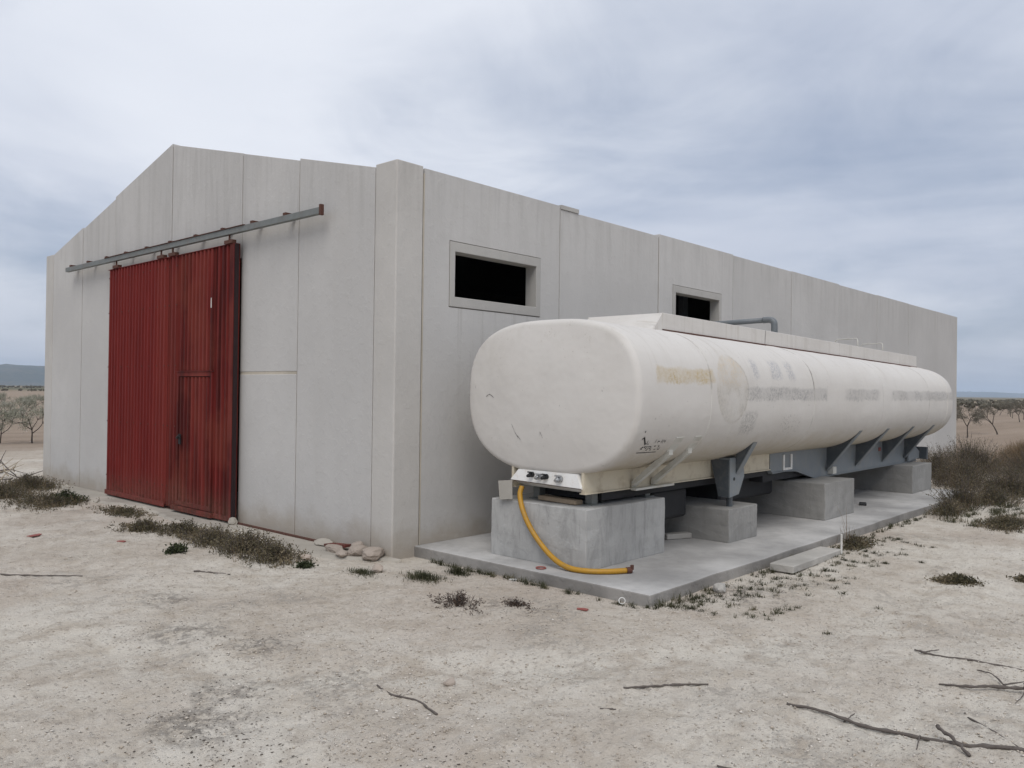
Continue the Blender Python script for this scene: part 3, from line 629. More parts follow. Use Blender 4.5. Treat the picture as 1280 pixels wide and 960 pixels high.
# ------------------------------------------------------------------ tanker body on blocks
YC = -1.515
tk = thing('tanker_trailer', (5.8, YC, 0.56), 'long white wheelless tanker trailer body resting on concrete blocks', 'tanker')
HW = 1.075; XR0, XR1 = 0.70, 10.8
def sect(x):
    k = 0.0078 * (x - 0.7); return 1.70 - k, 0.752 - k, HW - 0.003 * (x - 0.7)
def ring_pts(x, xs=None, inset=0.0, scale=1.0, n=96):
    zc, hh, hw = sect(xs if xs is not None else x); pts = []
    for i in range(n):
        a = 2 * math.pi * i / n; c, s = math.cos(a), math.sin(a)
        e = 2 / (2.85 if s > 0 else 2.5)
        u = math.copysign(abs(c) ** e, c); v = math.copysign(abs(s) ** e, s)
        pts.append((x, YC + (hw - inset) * scale * u, zc + (hh - inset) * scale * v))
    return pts
def shell():
    n = 96; rings = []
    def head(xr, sg):
        rs = []; r = 0.07 if sg < 0 else 0.2
        bulge = 0.075 if sg < 0 else 0.12
        for k in range(1, 7):
            th = R(90 * k / 6 * 0.93); rs.append(ring_pts(xr + sg * r * math.sin(th), xr, r * (1 - math.cos(th)) * 1.0, 1.0, n))
        xe = xr + sg * r * math.sin(R(90 * 0.93)); ins = r * (1 - math.cos(R(90 * 0.93)))
        for k in range(1, 12):
            q = 1 - k / 12.0; rs.append(ring_pts(xe + sg * bulge * (1 - q ** 2.0), xr, ins, q, n))
        return rs
    rings += head(XR0, -1)[::-1]
    xs = np.linspace(XR0, XR1, 42); rg_ = random.Random(5)
    for x in xs: rings.append(ring_pts(float(x), None, rg_.uniform(-.0015, .0015) if 0 < x else 0, 1, n))
    rings += head(XR1, 1)
    vs = [p for r in rings for p in r]
    fs = [(i * n + k, i * n + (k + 1) % n, (i + 1) * n + (k + 1) % n, (i + 1) * n + k) for i in range(len(rings) - 1) for k in range(n)]
    m_ = len(vs); L0 = (len(rings) - 1) * n
    for r0_, sg_ in ((0, -1), (L0, 1)):
        x0_ = sum(vs[r0_ + k][0] for k in range(n)) / n + sg_ * 0.0006; z0_ = sum(vs[r0_ + k][2] for k in range(n)) / n; vs.append((x0_, YC, z0_))
    fs += [(m_, (k + 1) % n, k) for k in range(n)] + [(m_ + 1, L0 + k, L0 + (k + 1) % n) for k in range(n)]
    return MB().add(vs, fs)
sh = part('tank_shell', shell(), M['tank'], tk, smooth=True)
for x, r_ in ((1.95, 0.003), (4.55, 0.005), (7.1, 0.003), (9.4, 0.003), (10.5, 0.008)):
    p_ = ring_pts(x, None, 0.0, 1, 96); b = MB(); N_ = 96
    vs = []
    for dx_, off in ((-0.02, -0.004), (-0.008, r_), (0.008, r_), (0.02, -0.004)):
        vs += ring_pts(x + dx_, x, -off, 1, N_)
    b.add(vs, [(j * N_ + k, j * N_ + (k + 1) % N_, (j + 1) * N_ + (k + 1) % N_, (j + 1) * N_ + k) for j in range(3) for k in range(N_)])
    part('weld_seam', b, M['tank'], sh, smooth=True)
def surf_z(x, y, up=True):
    zc, hh, hw = sect(x); u = min(1, abs(y - YC) / hw); n_ = 2.85 if up else 2.5; v = (1 - u ** n_) ** (1 / n_); return zc + (hh * v if up else -hh * v)
def surf_y(x, z):
    zc, hh, hw = sect(x); v = min(1, abs(z - zc) / hh); n_ = 2.85 if z > zc else 2.5; return YC - hw * (1 - v ** n_) ** (1 / n_)
# walkway coaming along the crown: open tray with raised side boards, raked front board
CX0, CX1 = 2.06, 10.86; YA, YB = -1.93, -0.96
def coam(y, t):
    b = MB(); vs = []
    for x in (CX0, CX1):
        zt = 2.605 - (x - CX0) * 0.0135 + 0.0; zb = surf_z(x, y) + 0.012
        vs += [(x, y, zb), (x, y + t, zb), (x, y + t, zt), (x, y, zt)]
    return b.add(vs, [(0, 1, 2, 3), (4, 7, 6, 5), (0, 3, 7, 4), (1, 5, 6, 2), (0, 4, 5, 1), (3, 2, 6, 7)])
soft(part('walkway_board', coam(YA, 0.02), M['tank'], tk), 0.004)
soft(part('walkway_board', coam(YB, 0.02), M['tank'], tk), 0.004)
fb = MB(); z0 = surf_z(1.9, YA) + 0.004; z0c = 2.45
fb.add([(1.88, YA + .01, z0), (1.88, YC, 2.462), (1.88, YB + .01, z0), (CX0 + .02, YB + .02, 2.605), (CX0 + .02, YA, 2.605), (1.90, YA + .01, z0 - .015), (1.90, YC, 2.442), (1.90, YB + .01, z0 - .015), (CX0 + .04, YB + .02, 2.59), (CX0 + .04, YA, 2.59)],
       [(0, 1, 2, 3, 4), (9, 8, 7, 6, 5), (0, 4, 9, 5), (4, 3, 8, 9), (3, 2, 7, 8), (0, 5, 6, 1), (1, 6, 7, 2)])
part('walkway_front_board', fb, M['tank'], tk)
part('walkway_cheek', MB().add([(1.88, YA + .0, z0 - .01), (CX0 - .001, YA, z0 - .004), (CX0 - .001, YA, 2.6), (1.88, YA + .015, z0 - .01), (CX0 - .001, YA + .018, z0 - .004), (CX0 - .001, YA + .018, 2.6)], [(0, 1, 2), (5, 4, 3), (0, 2, 5, 3), (1, 4, 5, 2), (0, 3, 4, 1)]), M['tank'], tk)
eb = MB().box(CX1 + .001, CX1 + .02, YA, YB + .02, surf_z(CX1, YA) + .01, 2.605 - (CX1 - CX0) * 0.0135); part('walkway_end_board', eb, M['tank'], tk)
sg = MB(); vs = []
for x in np.linspace(CX0, CX1, 20): z = surf_z(x, YA - .012); vs += [(x, YA - .014, z - 0.004), (x, YA - .014, z + 0.018), (x, YA - .001, z + 0.02), (x, YA - .001, z - .004)]
sg.add(vs, [(i * 4 + k, i * 4 + (k + 1) % 4, i * 4 + 4 + (k + 1) % 4, i * 4 + 4 + k) for i in range(19) for k in range(4)])
part('walkway_sealing_strip', sg, M['rust'], tk)
for x in (8.15, 9.35):
    zt = 2.45; zz_ = 2.605 - (x - CX0) * 0.0135 + 0.15
    part('grab_handle', MB().tube([(x, -1.82, zt), (x, -1.82, zz_ - 0.03), (x + .015, -1.80, zz_), (x + 0.1, -1.45, zz_), (x + .1, -1.42, zz_ - .03), (x + .1, -1.42, zt)], 0.009, 8), M['pad'], tk, smooth=True)
for x in (3.4, 5.2, 7.2):
    p_ = [(x, YC, surf_z(x, YC) - .02), (x, YC, 2.54 - 0.0135 * (x - 2))]
    part('manhole_lid', MB().tube(p_, 0.24, 24), M['tank'], tk)
# chassis: two web beams, shallow and cream at the front, deep and blue-grey behind
def beam(y, t, x0, x1, bot, mat, lab=None):
    xs = sorted(set([x0, x1] + [b_[0] for b_ in bot if x0 < b_[0] < x1]))
    xs = sorted(set(xs + list(np.linspace(x0, x1, 12))))
    def bz(x): return float(np.interp(x, [q[0] for q in bot], [q[1] for q in bot]))
    lowp = [(x, bz(x)) for x in xs]; upp = [(x, surf_z(x, y, False) + 0.03) for x in reversed(xs)]
    b = MB().prism(lowp + upp, 1, y, y + t)
    fl = MB(); vs = []
    for x, z in lowp: vs += [(x, y - .02, z - .012), (x, y + t + .02, z - .012), (x, y + t + .02, z - .0005), (x, y - .02, z - .0005)]
    n = len(lowp); fl.add(vs, [(i * 4 + k, i * 4 + (k + 1) % 4, i * 4 + 4 + (k + 1) % 4, i * 4 + 4 + k) for i in range(n - 1) for k in range(4)] + [(0, 1, 2, 3), (4 * n - 1, 4 * n - 2, 4 * n - 3, 4 * n - 4)])
    o = part('chassis_beam', b, mat, tk, label=lab); part('flange', fl, mat, o); return o
BOT = [(0.66, 0.80), (4.6, 0.785), (4.66, 0.73), (5.05, 0.74), (5.4, 0.72), (6.05, 0.575), (11.3, 0.575)]
for y in (-1.97, -1.09):
    beam(y, 0.03, 0.66, 4.60, BOT, M['cream'], 'cream painted front beam'); beam(y, 0.03, 4.62, 10.75, BOT, M['blue_grey'], 'blue-grey rear beam')
for x in (1.2, 2.4, 3.9, 5.2, 7.0, 8.6, 10.3):
    part('cross_member', MB().box(x - .03, x + .03, -1.938, -1.092, 0.81, 0.90), M['dark_blue'], tk)
part('underside_shade_box', MB().box(1.0, 4.5, -1.93, -1.1, 0.70, 0.90), M['dark'], tk)  # black box added between the beams to shut out light underneath
part('underside_shade_box', MB().box(4.5, 10.6, -1.93, -1.1, 0.62, 0.90), M['dark'], tk)  # added black filler continues rearward, keeping the underside dark
part('dark_underside_box', MB().box(2.05, 2.75, -1.85, -1.0, 0.36, 0.70, 0.03), M['dark'], tk)  # black box added for an unidentified dark shape under the chassis
part('dark_underside_box', MB().box(3.7, 5.2, -1.75, -1.0, 0.40, 0.70, 0.03), M['dark'], tk)  # black box added to deepen the shade under the chassis
# nose plate with couplings
npl = MB().add([(0.63, -1.07, 0.865), (0.63, -1.955, 0.845), (0.64, -1.90, 0.975), (0.64, -1.17, 0.975), (0.80, -1.07, 0.80), (0.80, -1.955, 0.785), (0.86, -1.93, 0.975), (0.86, -1.12, 0.975)],
               [(0, 1, 2, 3), (4, 7, 6, 5), (0, 4, 5, 1), (3, 2, 6, 7), (0, 3, 7, 4), (1, 5, 6, 2)])
nb_ = part('nose_plate', npl, M['white_paint'], tk, label='white plate with air and electric couplings')
def coupling(y, z, r, m, k):
    b = MB()
    b.tube([(0.634, y, z), (0.60, y, z), (0.60 - 0.002, y, z)], [r, r, r * 0.8], 12)
    b.tube([(0.60, y, z), (0.575, y, z - 0.008), (0.553, y, z - 0.012)], [r * 0.72, r * 0.72, r * 0.5], 12)
    b.box(0.585, 0.6, y - r * 1.25, y + r * 1.1, z + r * 0.7, z + r * 1.15)
    part('coupling', b, m, nb_)
coupling(-1.36, 0.935, 0.026, M['dark'], 0); coupling(-1.46, 0.922, 0.028, M['chrome'], 1); coupling(-1.54, 0.927, 0.026, M['dark'], 0); coupling(-1.71, 0.918, 0.033, M['chrome'], 1)
part('rust_lip', MB().add([(0.625, -1.065, 0.862), (0.625, -1.96, 0.842), (0.64, -1.96, 0.835), (0.64, -1.065, 0.855)], [(0, 1, 2, 3)]), M['rust'], nb_)
part('side_flap', MB().add([(0.60, -0.93, 0.84), (0.62, -1.10, 0.86), (0.56, -1.16, 0.68), (0.55, -1.0, 0.66), (0.606, -0.93, 0.84), (0.626, -1.10, 0.86), (0.566, -1.16, 0.68), (0.556, -1.0, 0.66)],
     [(0, 1, 2, 3), (7, 6, 5, 4), (0, 4, 5, 1), (1, 5, 6, 2), (2, 6, 7, 3), (3, 7, 4, 0)]), M['card'], tk, label='bent grey board hanging beside the nose plate')
for x, y in ((0.93, -1.86), (0.93, -1.2), (1.86, -1.86), (1.86, -1.2)):
    b = MB().box(x - .045, x + .045, y - .04, y + .04, 0.672, 0.80).box(x - .08, x + .08, y - .07, y + .07, 0.660, 0.671); part('support_post', b, M['galv'], tk)
part('step_plate', MB().box(1.4, 2.12, -2.06, -1.995, 0.775, 0.795), M['pad'], tk)
# struts and wings from beam to belly
def wing(x, t, yi, yo, zi, mat, flange=None, name='side_wing'):
    zo = surf_z(x, yo, False); n = 10
    top = [(yi + (yo - yi) * i / n, surf_z(x, yi + (yo - yi) * i / n, False) + 0.015) for i in range(n + 1)]
    b = MB().prism([(yi, zi)] + top, 0, x, x + t); o = part(name, b, mat, tk)
    if flange:
        dy, dz = yo - yi, zo - zi; L = math.hypot(dy, dz); ny, nz = dz / L * 0.008, -dy / L * 0.008
        fl = MB().prism([(yi, zi - .001), (yo, zo - .001), (yo - abs(ny), zo - abs(nz)), (yi - abs(ny), zi - abs(nz) - .001)], 0, x - 0.002, x + 0.1)
        part('flange', fl, flange, o)
    return o
for x in (1.42, 1.78):
    yo = -2.42; zo = surf_z(x, yo, False)
    part('side_strut', MB().add([(x, -1.99, 0.80), (x + .07, -1.99, 0.80), (x + .07, -1.99, 0.86), (x, -1.99, 0.86), (x, yo, zo - .055), (x + .07, yo, zo - .055), (x + .07, yo, zo + .01), (x, yo, zo + .01)],
         [(0, 1, 2, 3), (4, 7, 6, 5), (0, 4, 5, 1), (1, 5, 6, 2), (2, 6, 7, 3), (3, 7, 4, 0)]), M['pad'], tk)
    yp = yo - .03; part('strut_pad', MB().add([(x - .02, yo + .02, surf_z(x, yo + .02, False) - .012), (x + .12, yo + .02, surf_z(x, yo + .02, False) - .012), (x + .12, yo - .09, surf_z(x, yo - .09, False) - .006), (x - .02, yo - .09, surf_z(x, yo - .09, False) - .006),
         (x - .02, yo + .02, surf_z(x, yo + .02, False) + .02), (x + .12, yo + .02, surf_z(x, yo + .02, False) + .02), (x + .12, yo - .09, surf_z(x, yo - .09, False) + .03), (x - .02, yo - .09, surf_z(x, yo - .09, False) + .03)],
         [(0, 1, 2, 3), (7, 6, 5, 4), (0, 4, 5, 1), (1, 5, 6, 2), (2, 6, 7, 3), (3, 7, 4, 0)]), M['pad'], tk)
def leg(sg_):
    def Y(a): return YC + sg_ * a
    b = MB(); y0, y1 = 0.56, 0.70; x0, x1 = 3.06, 3.38
    vs = [(x0, Y(y0), 1.02), (x1, Y(y0), 1.02), (x1, Y(y1), 1.02), (x0, Y(y1), 1.02), (x0, Y(y0), 0.86), (x1 + .03, Y(y0), 0.80), (x1 + .03, Y(y1), 0.80), (x0, Y(y1), 0.86), (x0 + .0, Y(y0 + .04), 0.575), (x1 - .10, Y(y0 + .04), 0.60), (x1 - .10, Y(y1), 0.60), (x0 + .0, Y(y1), 0.575)]
    fs = [(0, 1, 2, 3), (11, 10, 9, 8)]
    for r in (0, 4):
        for k in range(4): fs.append((r + k, r + 4 + k, r + 4 + (k + 1) % 4, r + (k + 1) % 4))
    b.add(vs, fs); o = part('landing_leg_bracket', b, M['blue_grey'], tk)
    part('leg_face', MB().add([(x0 - .006, Y(y0 - .10), 1.0), (x0 - .006, Y(y1 - .012), 1.0), (x0 - .006, Y(y1 - .012), 0.58), (x0 - .006, Y(y0 - .0), 0.58), (x0 - .001, Y(y0 - .10), 1.0), (x0 - .001, Y(y1 - .012), 1.0), (x0 - .001, Y(y1 - .012), 0.58), (x0 - .001, Y(y0), 0.58)],
         [(0, 1, 2, 3), (7, 6, 5, 4), (0, 4, 5, 1), (1, 5, 6, 2), (2, 6, 7, 3), (3, 7, 4, 0)]), M['dark_blue'], o)
    part('bolt_hole', MB().tube([(3.16, Y(y1), 0.78), (3.16, Y(y1 + .003), 0.78)], 0.02, 12), M['dark'], o)
    part('foot_bolt', MB().tube([(3.17, Y(0.64), 0.465), (3.17, Y(0.64), 0.60)], 0.035, 10), M['dark_blue'], o)
leg(-1); leg(1)
wing(3.2, 0.02, -2.216, -2.42, 0.84, M['dark_blue'], M['blue_grey'])
part('leg_tie', MB().box(3.18, 3.24, -1.92, -1.1, 0.86, 0.95), M['dark_blue'], tk)
for x in (6.45, 7.62, 8.85, 10.0):
    wing(x, 0.02, -1.99, -2.46, 0.66, M['dark_blue'], M['blue_grey']); 
    w2 = MB().prism([(YC * 2 + 1.99, 0.66)] + [(2 * YC + 1.99 + (0.5) * i / 8, surf_z(x, 2 * YC + 1.99 + 0.5 * i / 8, False) + .015) for i in range(9)], 0, x, x + .02); part('side_wing', w2, M['dark_blue'], tk)
for x in (5.02, 5.26): part('pale_bracket', MB().box(x - .02, x + .02, -1.985, -1.971, 0.745, 0.95), M['white_paint'], tk)
part('pale_bracket', MB().box(5.04, 5.24, -1.984, -1.971, 0.745, 0.775), M['white_paint'], tk)
part('spring_bracket', MB().box(6.55, 6.68, -2.05, -1.971, 0.60, 0.70), M['pad'], tk)
part('rear_plate', MB().add([(10.12, -2.03, 0.59), (10.75, -2.03, 0.62), (10.75, -2.03, 0.74), (10.45, -2.03, 0.86), (10.12, -2.03, 0.70), (10.12, -2.0, 0.59), (10.75, -2.0, 0.62), (10.75, -2.0, 0.74), (10.45, -2.0, 0.86), (10.12, -2.0, 0.70)],
     [(0, 1, 2, 3, 4), (9, 8, 7, 6, 5), (0, 5, 6, 1), (1, 6, 7, 2), (2, 7, 8, 3), (3, 8, 9, 4), (4, 9, 5, 0)]), M['blue_grey'], tk)
part('rear_bar', MB().box(10.76, 10.84, -2.15, -0.9, 0.60, 0.82), M['dark_blue'], tk)
part('red_reflector', MB().box(8.72, 8.80, -1.985, -1.971, 0.83, 0.89), M['red_bit'], tk)
# worn stencilling low on the near flank: two lines of broken dark strokes and a peeled curl
def strokes():
    rn = random.Random(12); b = MB()
    def stroke(x0_, z0_, x1_, z1_, w_=0.006):
        P = []
        for (x, z) in ((x0_, z0_), (x1_, z1_)):
            for s in (-1, 1):
                zz = z + s * w_; P.append((x + s * w_ * 0.4, surf_y(x, zz) - 0.003, zz))
        b.add([P[0], P[2], P[3], P[1]], [(0, 1, 2, 3)])
    for line, (zb_, xa, xb, hgt_) in enumerate(((1.275, 0.90, 1.25, 0.045), (1.215, 0.88, 1.22, 0.038))):
        x = xa
        while x < xb:
            if rn.random() < 0.8:
                for _ in range(rn.choice((2, 2, 3))):
                    if rn.random() < 0.55: xx = x + rn.choice((0, 0.02)); stroke(xx, zb_ + rn.uniform(0, .01), xx + rn.uniform(-.006, .006), zb_ + hgt_ * rn.uniform(.6, 1), 0.004)
                    else: zz = zb_ + hgt_ * rn.choice((0.05, 0.5, 0.95)); stroke(x, zz, x + 0.022, zz + rn.uniform(-.006, .006), 0.004)
            x += 0.034
    stroke(0.86, 1.195, 1.2, 1.19, 0.003)
    for (a, c) in (((0.80, 1.325), (0.825, 1.345)), ((0.825, 1.345), (0.86, 1.31)), ((0.86, 1.31), (0.90, 1.275)), ((0.80, 1.40), (0.812, 1.395))): stroke(*a, *c, 0.008)
    return b
part('worn_stencilling', strokes(), M['dark'], sh)['kind'] = 'stuff'
# scratches on the end face
def face_x(y, z):
    best = None
    zc, hh, hw = sect(XR0); r = 0.07; u = abs(y - YC) / (hw - r); v = abs(z - zc) / (hh - r); n_ = 2.85 if z > zc else 2.5; q = (u ** n_ + v ** n_) ** (1 / n_)
    return XR0 - r * math.sin(R(90 * .93)) - 0.075 * (1 - min(1, q) ** 2) - 0.002
sc_ = MB()
for pts in ([(-0.75, 1.69), (-0.80, 1.715), (-0.83, 1.705), (-0.87, 1.68)], [(-1.13, 1.42), (-1.17, 1.34), (-1.21, 1.29)], [(-1.2, 1.31), (-1.24, 1.27)], [(-1.49, 1.32), (-1.5, 1.36), (-1.53, 1.30)], [(-2.2, 1.83), (-2.2, 1.76)], [(-0.57, 1.80), (-0.58, 1.77)]):
    for a, c in zip(pts[:-1], pts[1:]):
        sc_.add([(face_x(*a) - .003, a[0], a[1] - .003), (face_x(*c) - .003, c[0], c[1] - .002), (face_x(*c) - .003, c[0], c[1] + .002), (face_x(*a) - .003, a[0], a[1] + .003)], [(0, 1, 2, 3)])
part('scratch', sc_, M['dark'], sh)['kind'] = 'stuff'

# ------------------------------------------------------------------ support blocks
def rough_block(name, x0, x1, y0, y1, z0, z1, mat, label, seed):
    import bmesh
    rn = random.Random(seed); bm = bmesh.new()
    b = MB().box(x0, x1, y0, y1, z0, z1)
    for v in b.v: bm.verts.new((v[0] - (x0 + x1) / 2, v[1] - (y0 + y1) / 2, v[2] - z0))
    bm.verts.ensure_lookup_table()
    for f in b.f: bm.faces.new([bm.verts[i] for i in f])
    bmesh.ops.recalc_face_normals(bm, faces=bm.faces)
    bmesh.ops.bevel(bm, geom=list(bm.edges), offset=0.012, segments=2, affect='EDGES', profile=0.6)
    bmesh.ops.subdivide_edges(bm, edges=[e for e in bm.edges if e.calc_length() > 0.15], cuts=5, use_grid_fill=True)
    for v in bm.verts:
        if v.co.z > 0.02:
            n = v.normal; v.co += Vector((rn.uniform(-1, 1), rn.uniform(-1, 1), rn.uniform(-1, 1))) * 0.0035
    me = bpy.data.meshes.new(name); bm.to_mesh(me); bm.free(); me.materials.append(mat)
    o = bpy.data.objects.new(name, me); o.location = ((x0 + x1) / 2, (y0 + y1) / 2, z0); COL.objects.link(o)
    return tag(o, label, 'concrete block', 'concrete blocks under the tanker')
rough_block('concrete_block', 0.60, 1.96, -2.05, -0.84, 0.086, 0.66, M['block_b'], 'largest streaked concrete block, beneath the nose plate and the yellow hose', 1)
rough_block('concrete_block', 2.90, 3.60, -2.29, -0.76, 0.086, 0.465, M['block'], 'low concrete block carrying the landing leg, second from the near end', 2)
rough_block('concrete_block', 5.36, 6.42, -2.40, -0.66, 0.086, 0.575, M['block'], 'third concrete block, under the start of the deep blue-grey chassis', 3)
rough_block('concrete_block', 9.46, 10.56, -2.29, -0.74, 0.086, 0.56, M['block'], 'farthest concrete block, under the tail of the tanker', 4)

# ------------------------------------------------------------------ hose, pipe and loose pieces
def smooth_pts(pts, n=8):
    P = [Vector(p) for p in pts]; P = [P[0] * 2 - P[1]] + P + [P[-1] * 2 - P[-2]]; out = []
    for i in range(1, len(P) - 2):
        for k in range(n):
            t = k / n; out.append(0.5 * ((2 * P[i]) + (-P[i - 1] + P[i + 1]) * t + (2 * P[i - 1] - 5 * P[i] + 4 * P[i + 1] - P[i + 2]) * t * t + (-P[i - 1] + 3 * P[i] - 3 * P[i + 1] + P[i + 2]) * t ** 3))
    out.append(P[-2]); return out
hs = thing('hose', (0.6, -2.1, 0.09), 'yellow rubber hose hanging from the nose plate down to the slab', 'hose')
part('hose_tube', MB().tube(smooth_pts([(0.66, -1.20, 0.80), (0.62, -1.21, 0.72), (0.565, -1.30, 0.58), (0.555, -1.42, 0.41), (0.55, -1.58, 0.26), (0.53, -1.75, 0.165), (0.52, -1.92, 0.120), (0.56, -2.10, 0.113), (0.69, -2.25, 0.113), (0.83, -2.34, 0.115)]), 0.026, 12), M['yellow'], hs, smooth=True)
part('hose_coupling', MB().tube([(0.83, -2.34, 0.115), (0.875, -2.365, 0.117), (0.88, -2.37, 0.117)], [0.03, 0.03, 0.02], 10).box(0.855, 0.885, -2.385, -2.365, 0.12, 0.165), M['rust'], hs)
pp = thing('vent_pipe', (5.6, -1.5, 2.55), 'grey plastic pipe elbow crossing from the tank crown to the wall', 'pipe')
part('pipe_run', MB().tube([(5.6, 0.001, 2.775), (5.6, -0.8, 2.79), (5.6, -1.44, 2.805)], 0.038, 14), M['pvc'], pp, smooth=True)
part('pipe_elbow', MB().tube(smooth_pts([(5.6, -1.40, 2.805), (5.6, -1.50, 2.805), (5.6, -1.555, 2.77), (5.6, -1.565, 2.70), (5.6, -1.565, 2.60)], 5), 0.046, 14), M['pvc'], pp, smooth=True)
part('pipe_drop', MB().tube([(5.6, -1.565, 2.60), (5.6, -1.565, 2.40)], 0.048, 14), M['pvc'], pp, smooth=True)

def chunk(name, loc, size, mat, label, cat, seed, group=None, rz=0.0, sub=2):
    import bmesh
    rn = random.Random(seed); bm = bmesh.new(); bmesh.ops.create_icosphere(bm, subdivisions=sub + 1, radius=0.5)
    dirs = [(Vector((rn.gauss(0, 1), rn.gauss(0, 1), rn.gauss(0, 1))).normalized(), rn.uniform(0.30, 0.44)) for _ in range(16)]
    for v in bm.verts:
        for n, dd in dirs:
            k = v.co.dot(n) - dd
            if k > 0: v.co -= n * k * 0.85
        v.co *= 1 + rn.uniform(-.05, .05)
        v.co = Vector((v.co.x * size[0] * 1.05, v.co.y * size[1] * 1.05, (v.co.z + 0.34) * size[2] * 1.1))
    me = bpy.data.meshes.new(name); bm.to_mesh(me); bm.free(); me.materials.append(mat)
    o = bpy.data.objects.new(name, me); o.location = loc; o.rotation_euler = (0, 0, rz); COL.objects.link(o); return tag(o, label, cat, group)
GR = 'rubble stones by the warehouse corner'
chunk('rubble_stone', (-0.13, 0.14, 0.0), (0.24, 0.28, 0.14), M['rubble'], 'big pinkish rubble stone touching the corner pillar', 'stone', 1, GR, 0.4)
chunk('rubble_stone', (-0.17, 0.34, 0.0), (0.20, 0.28, 0.13), M['rubble'], 'middle rubble stone of the heap against the gable wall', 'stone', 2, GR, 1.2)
chunk('rubble_stone', (-0.09, 0.46, 0.0), (0.16, 0.22, 0.15), M['rubble'], 'rubble stone at the back of the heap by the wall', 'stone', 3, GR)
chunk('rubble_stone', (-0.32, 0.42, 0.0), (0.13, 0.16, 0.09), M['rubble'], 'small rubble stone in front of the heap', 'stone', 4, GR)
chunk('rubble_stone', (-0.22, 0.68, 0.0), (0.16, 0.28, 0.10), M['rubble'], 'flat rubble stone lying left of the heap', 'stone', 5, GR)
chunk('rubble_stone', (-0.10, 1.05, 0.0), (0.2, 0.3, 0.09), M['footing'], 'grey flat lump at the wall foot left of the rubble heap', 'stone', 6, GR)
chunk('loose_stone', (-0.45, -0.33, -0.01), (0.12, 0.13, 0.08), M['rubble'], 'pale stone between two weed tufts near the slab corner', 'stone', 7)
chunk('loose_stone', (-0.62, 0.62, -0.01), (0.11, 0.12, 0.07), M['rubble'], 'small pale stone left of the dark weed tuft by the rubble', 'stone', 8)
chunk('loose_stone', (1.18, -3.1, -0.01), (0.16, 0.13, 0.1), M['plank_conc'], 'grey stone leaning on the slab edge near its corner', 'stone', 9)
chunk('loose_stone', (-2.05, -3.02, gzf(-2.05, -3.02) - .008), (0.085, 0.075, 0.05), M['rubble'], 'lone tan stone in the middle of the bare yard', 'stone', 10)
chunk('loose_stone', (-0.12, 3.0, 0.0), (0.12, 0.16, 0.12), M['footing'], 'pointed grey stone at the foot of the red door', 'stone', 11)
part_ = part('red_metal_scrap', MB().add([(-0.05, 0.62, 0.05), (-0.07, 0.98, 0.03), (-0.16, 0.97, 0.02), (-0.15, 0.60, 0.05), (-0.05, 0.62, 0.075), (-0.07, 0.98, 0.05), (-0.16, 0.97, 0.045), (-0.15, 0.60, 0.075)], [(3, 2, 1, 0), (4, 5, 6, 7), (0, 1, 5, 4), (1, 2, 6, 5), (2, 3, 7, 6), (3, 0, 4, 7)]), M['red'], origin=(-0.1, 0.8, 0.02))
tag(part_, 'dark red metal scrap lying behind the rubble heap', 'metal scrap')
def plank(name, c, L, W_, H_, rz, tilt, mat, label, cat):
    b = MB().box(-L / 2, L / 2, -W_ / 2, W_ / 2, 0, H_, 0.008)
    o = part(name, b, mat); o.location = c; o.rotation_euler = (0, tilt, rz); return tag(o, label, cat)
plank('concrete_kerb', (3.02, -3.13, -0.015), 1.42, 0.24, 0.075, R(2.5), R(1.2), M['plank_conc'], 'loose concrete kerb lying on the ground along the slab edge', 'kerb')
plank('wooden_offcut', (0.83, -1.55, 0.664), 0.11, 0.52, 0.045, R(-6), 0, M['wood'], 'weathered wood offcut on top of the largest block', 'wood')
plank('concrete_offcut', (2.75, -1.72, 0.093), 0.34, 0.12, 0.06, R(-24), 0, M['plank_conc'], 'flat grey offcut on the slab between the first two blocks', 'offcut')
plank('dark_offcut', (7.35, -2.2, 0.092), 0.22, 0.1, 0.03, R(20), 0, M['dark'], 'small black piece lying on the slab past the third block', 'scrap')
o = part('marker_stake', MB().tube([(0, 0, -0.1), (0.0, 0.0, 0.21)], [0.012, 0.011], 6), M['stake']); o.location = (3.73, -3.22, 0.0); o.rotation_euler = (R(1), R(-2), 0)
tag(o, 'short whitish stake standing in the ground beside the slab', 'stake')
def torus(name, loc, Rr, r, mat, label, cat, tilt=(0, 0, 0)):
    pts = [(Rr * math.cos(2 * math.pi * i / 20), Rr * math.sin(2 * math.pi * i / 20), 0) for i in range(21)]
    o = part(name, MB().tube(pts, r, 8, caps=False), mat, smooth=True); o.location = loc; o.rotation_euler = tilt; return tag(o, label, cat)
torus('plastic_ring', (0.21, -2.72, 0.018), 0.026, 0.004, M['stake'], 'white plastic ring leaning on the slab front edge', 'ring', (R(60), 0, R(-50)))
torus('plastic_ring', (0.42, -1.66, 0.098), 0.045, 0.006, M['red_bit'], 'faded red ring lying on the slab before the block', 'ring')
rn = random.Random(77)
for (x, y, sx, m_, lab) in ((-0.17, -2.6, .10, 'red_bit', 'red plastic shard on the dirt before the slab'), (-2.1, 3.9, .16, 'red_bit', 'long red shard on the far left of the yard'), (-1.55, 2.85, .1, 'red_bit', 'small red shard left of the green weed'),
                            (0.24, -1.48, .07, 'white_bit', 'white scrap lying in the weeds at the slab foot')):
    z = 0.094 if x > 0.35 else gzf(x, y) + 0.004
    b = MB().prism([(rn.uniform(-.2, 0) * sx - sx * .4, -sx * .2), (sx * .5, -sx * .3), (sx * .45, sx * .15), (0, sx * .3), (-sx * .5, sx * .12)], 2, 0, 0.008)
    o = part('scrap', b, M[m_]); o.location = (x, y, z); o.rotation_euler = (R(rn.uniform(-3, 3)), R(rn.uniform(-3, 3)), rn.uniform(0, 6)); tag(o, lab, 'scrap')

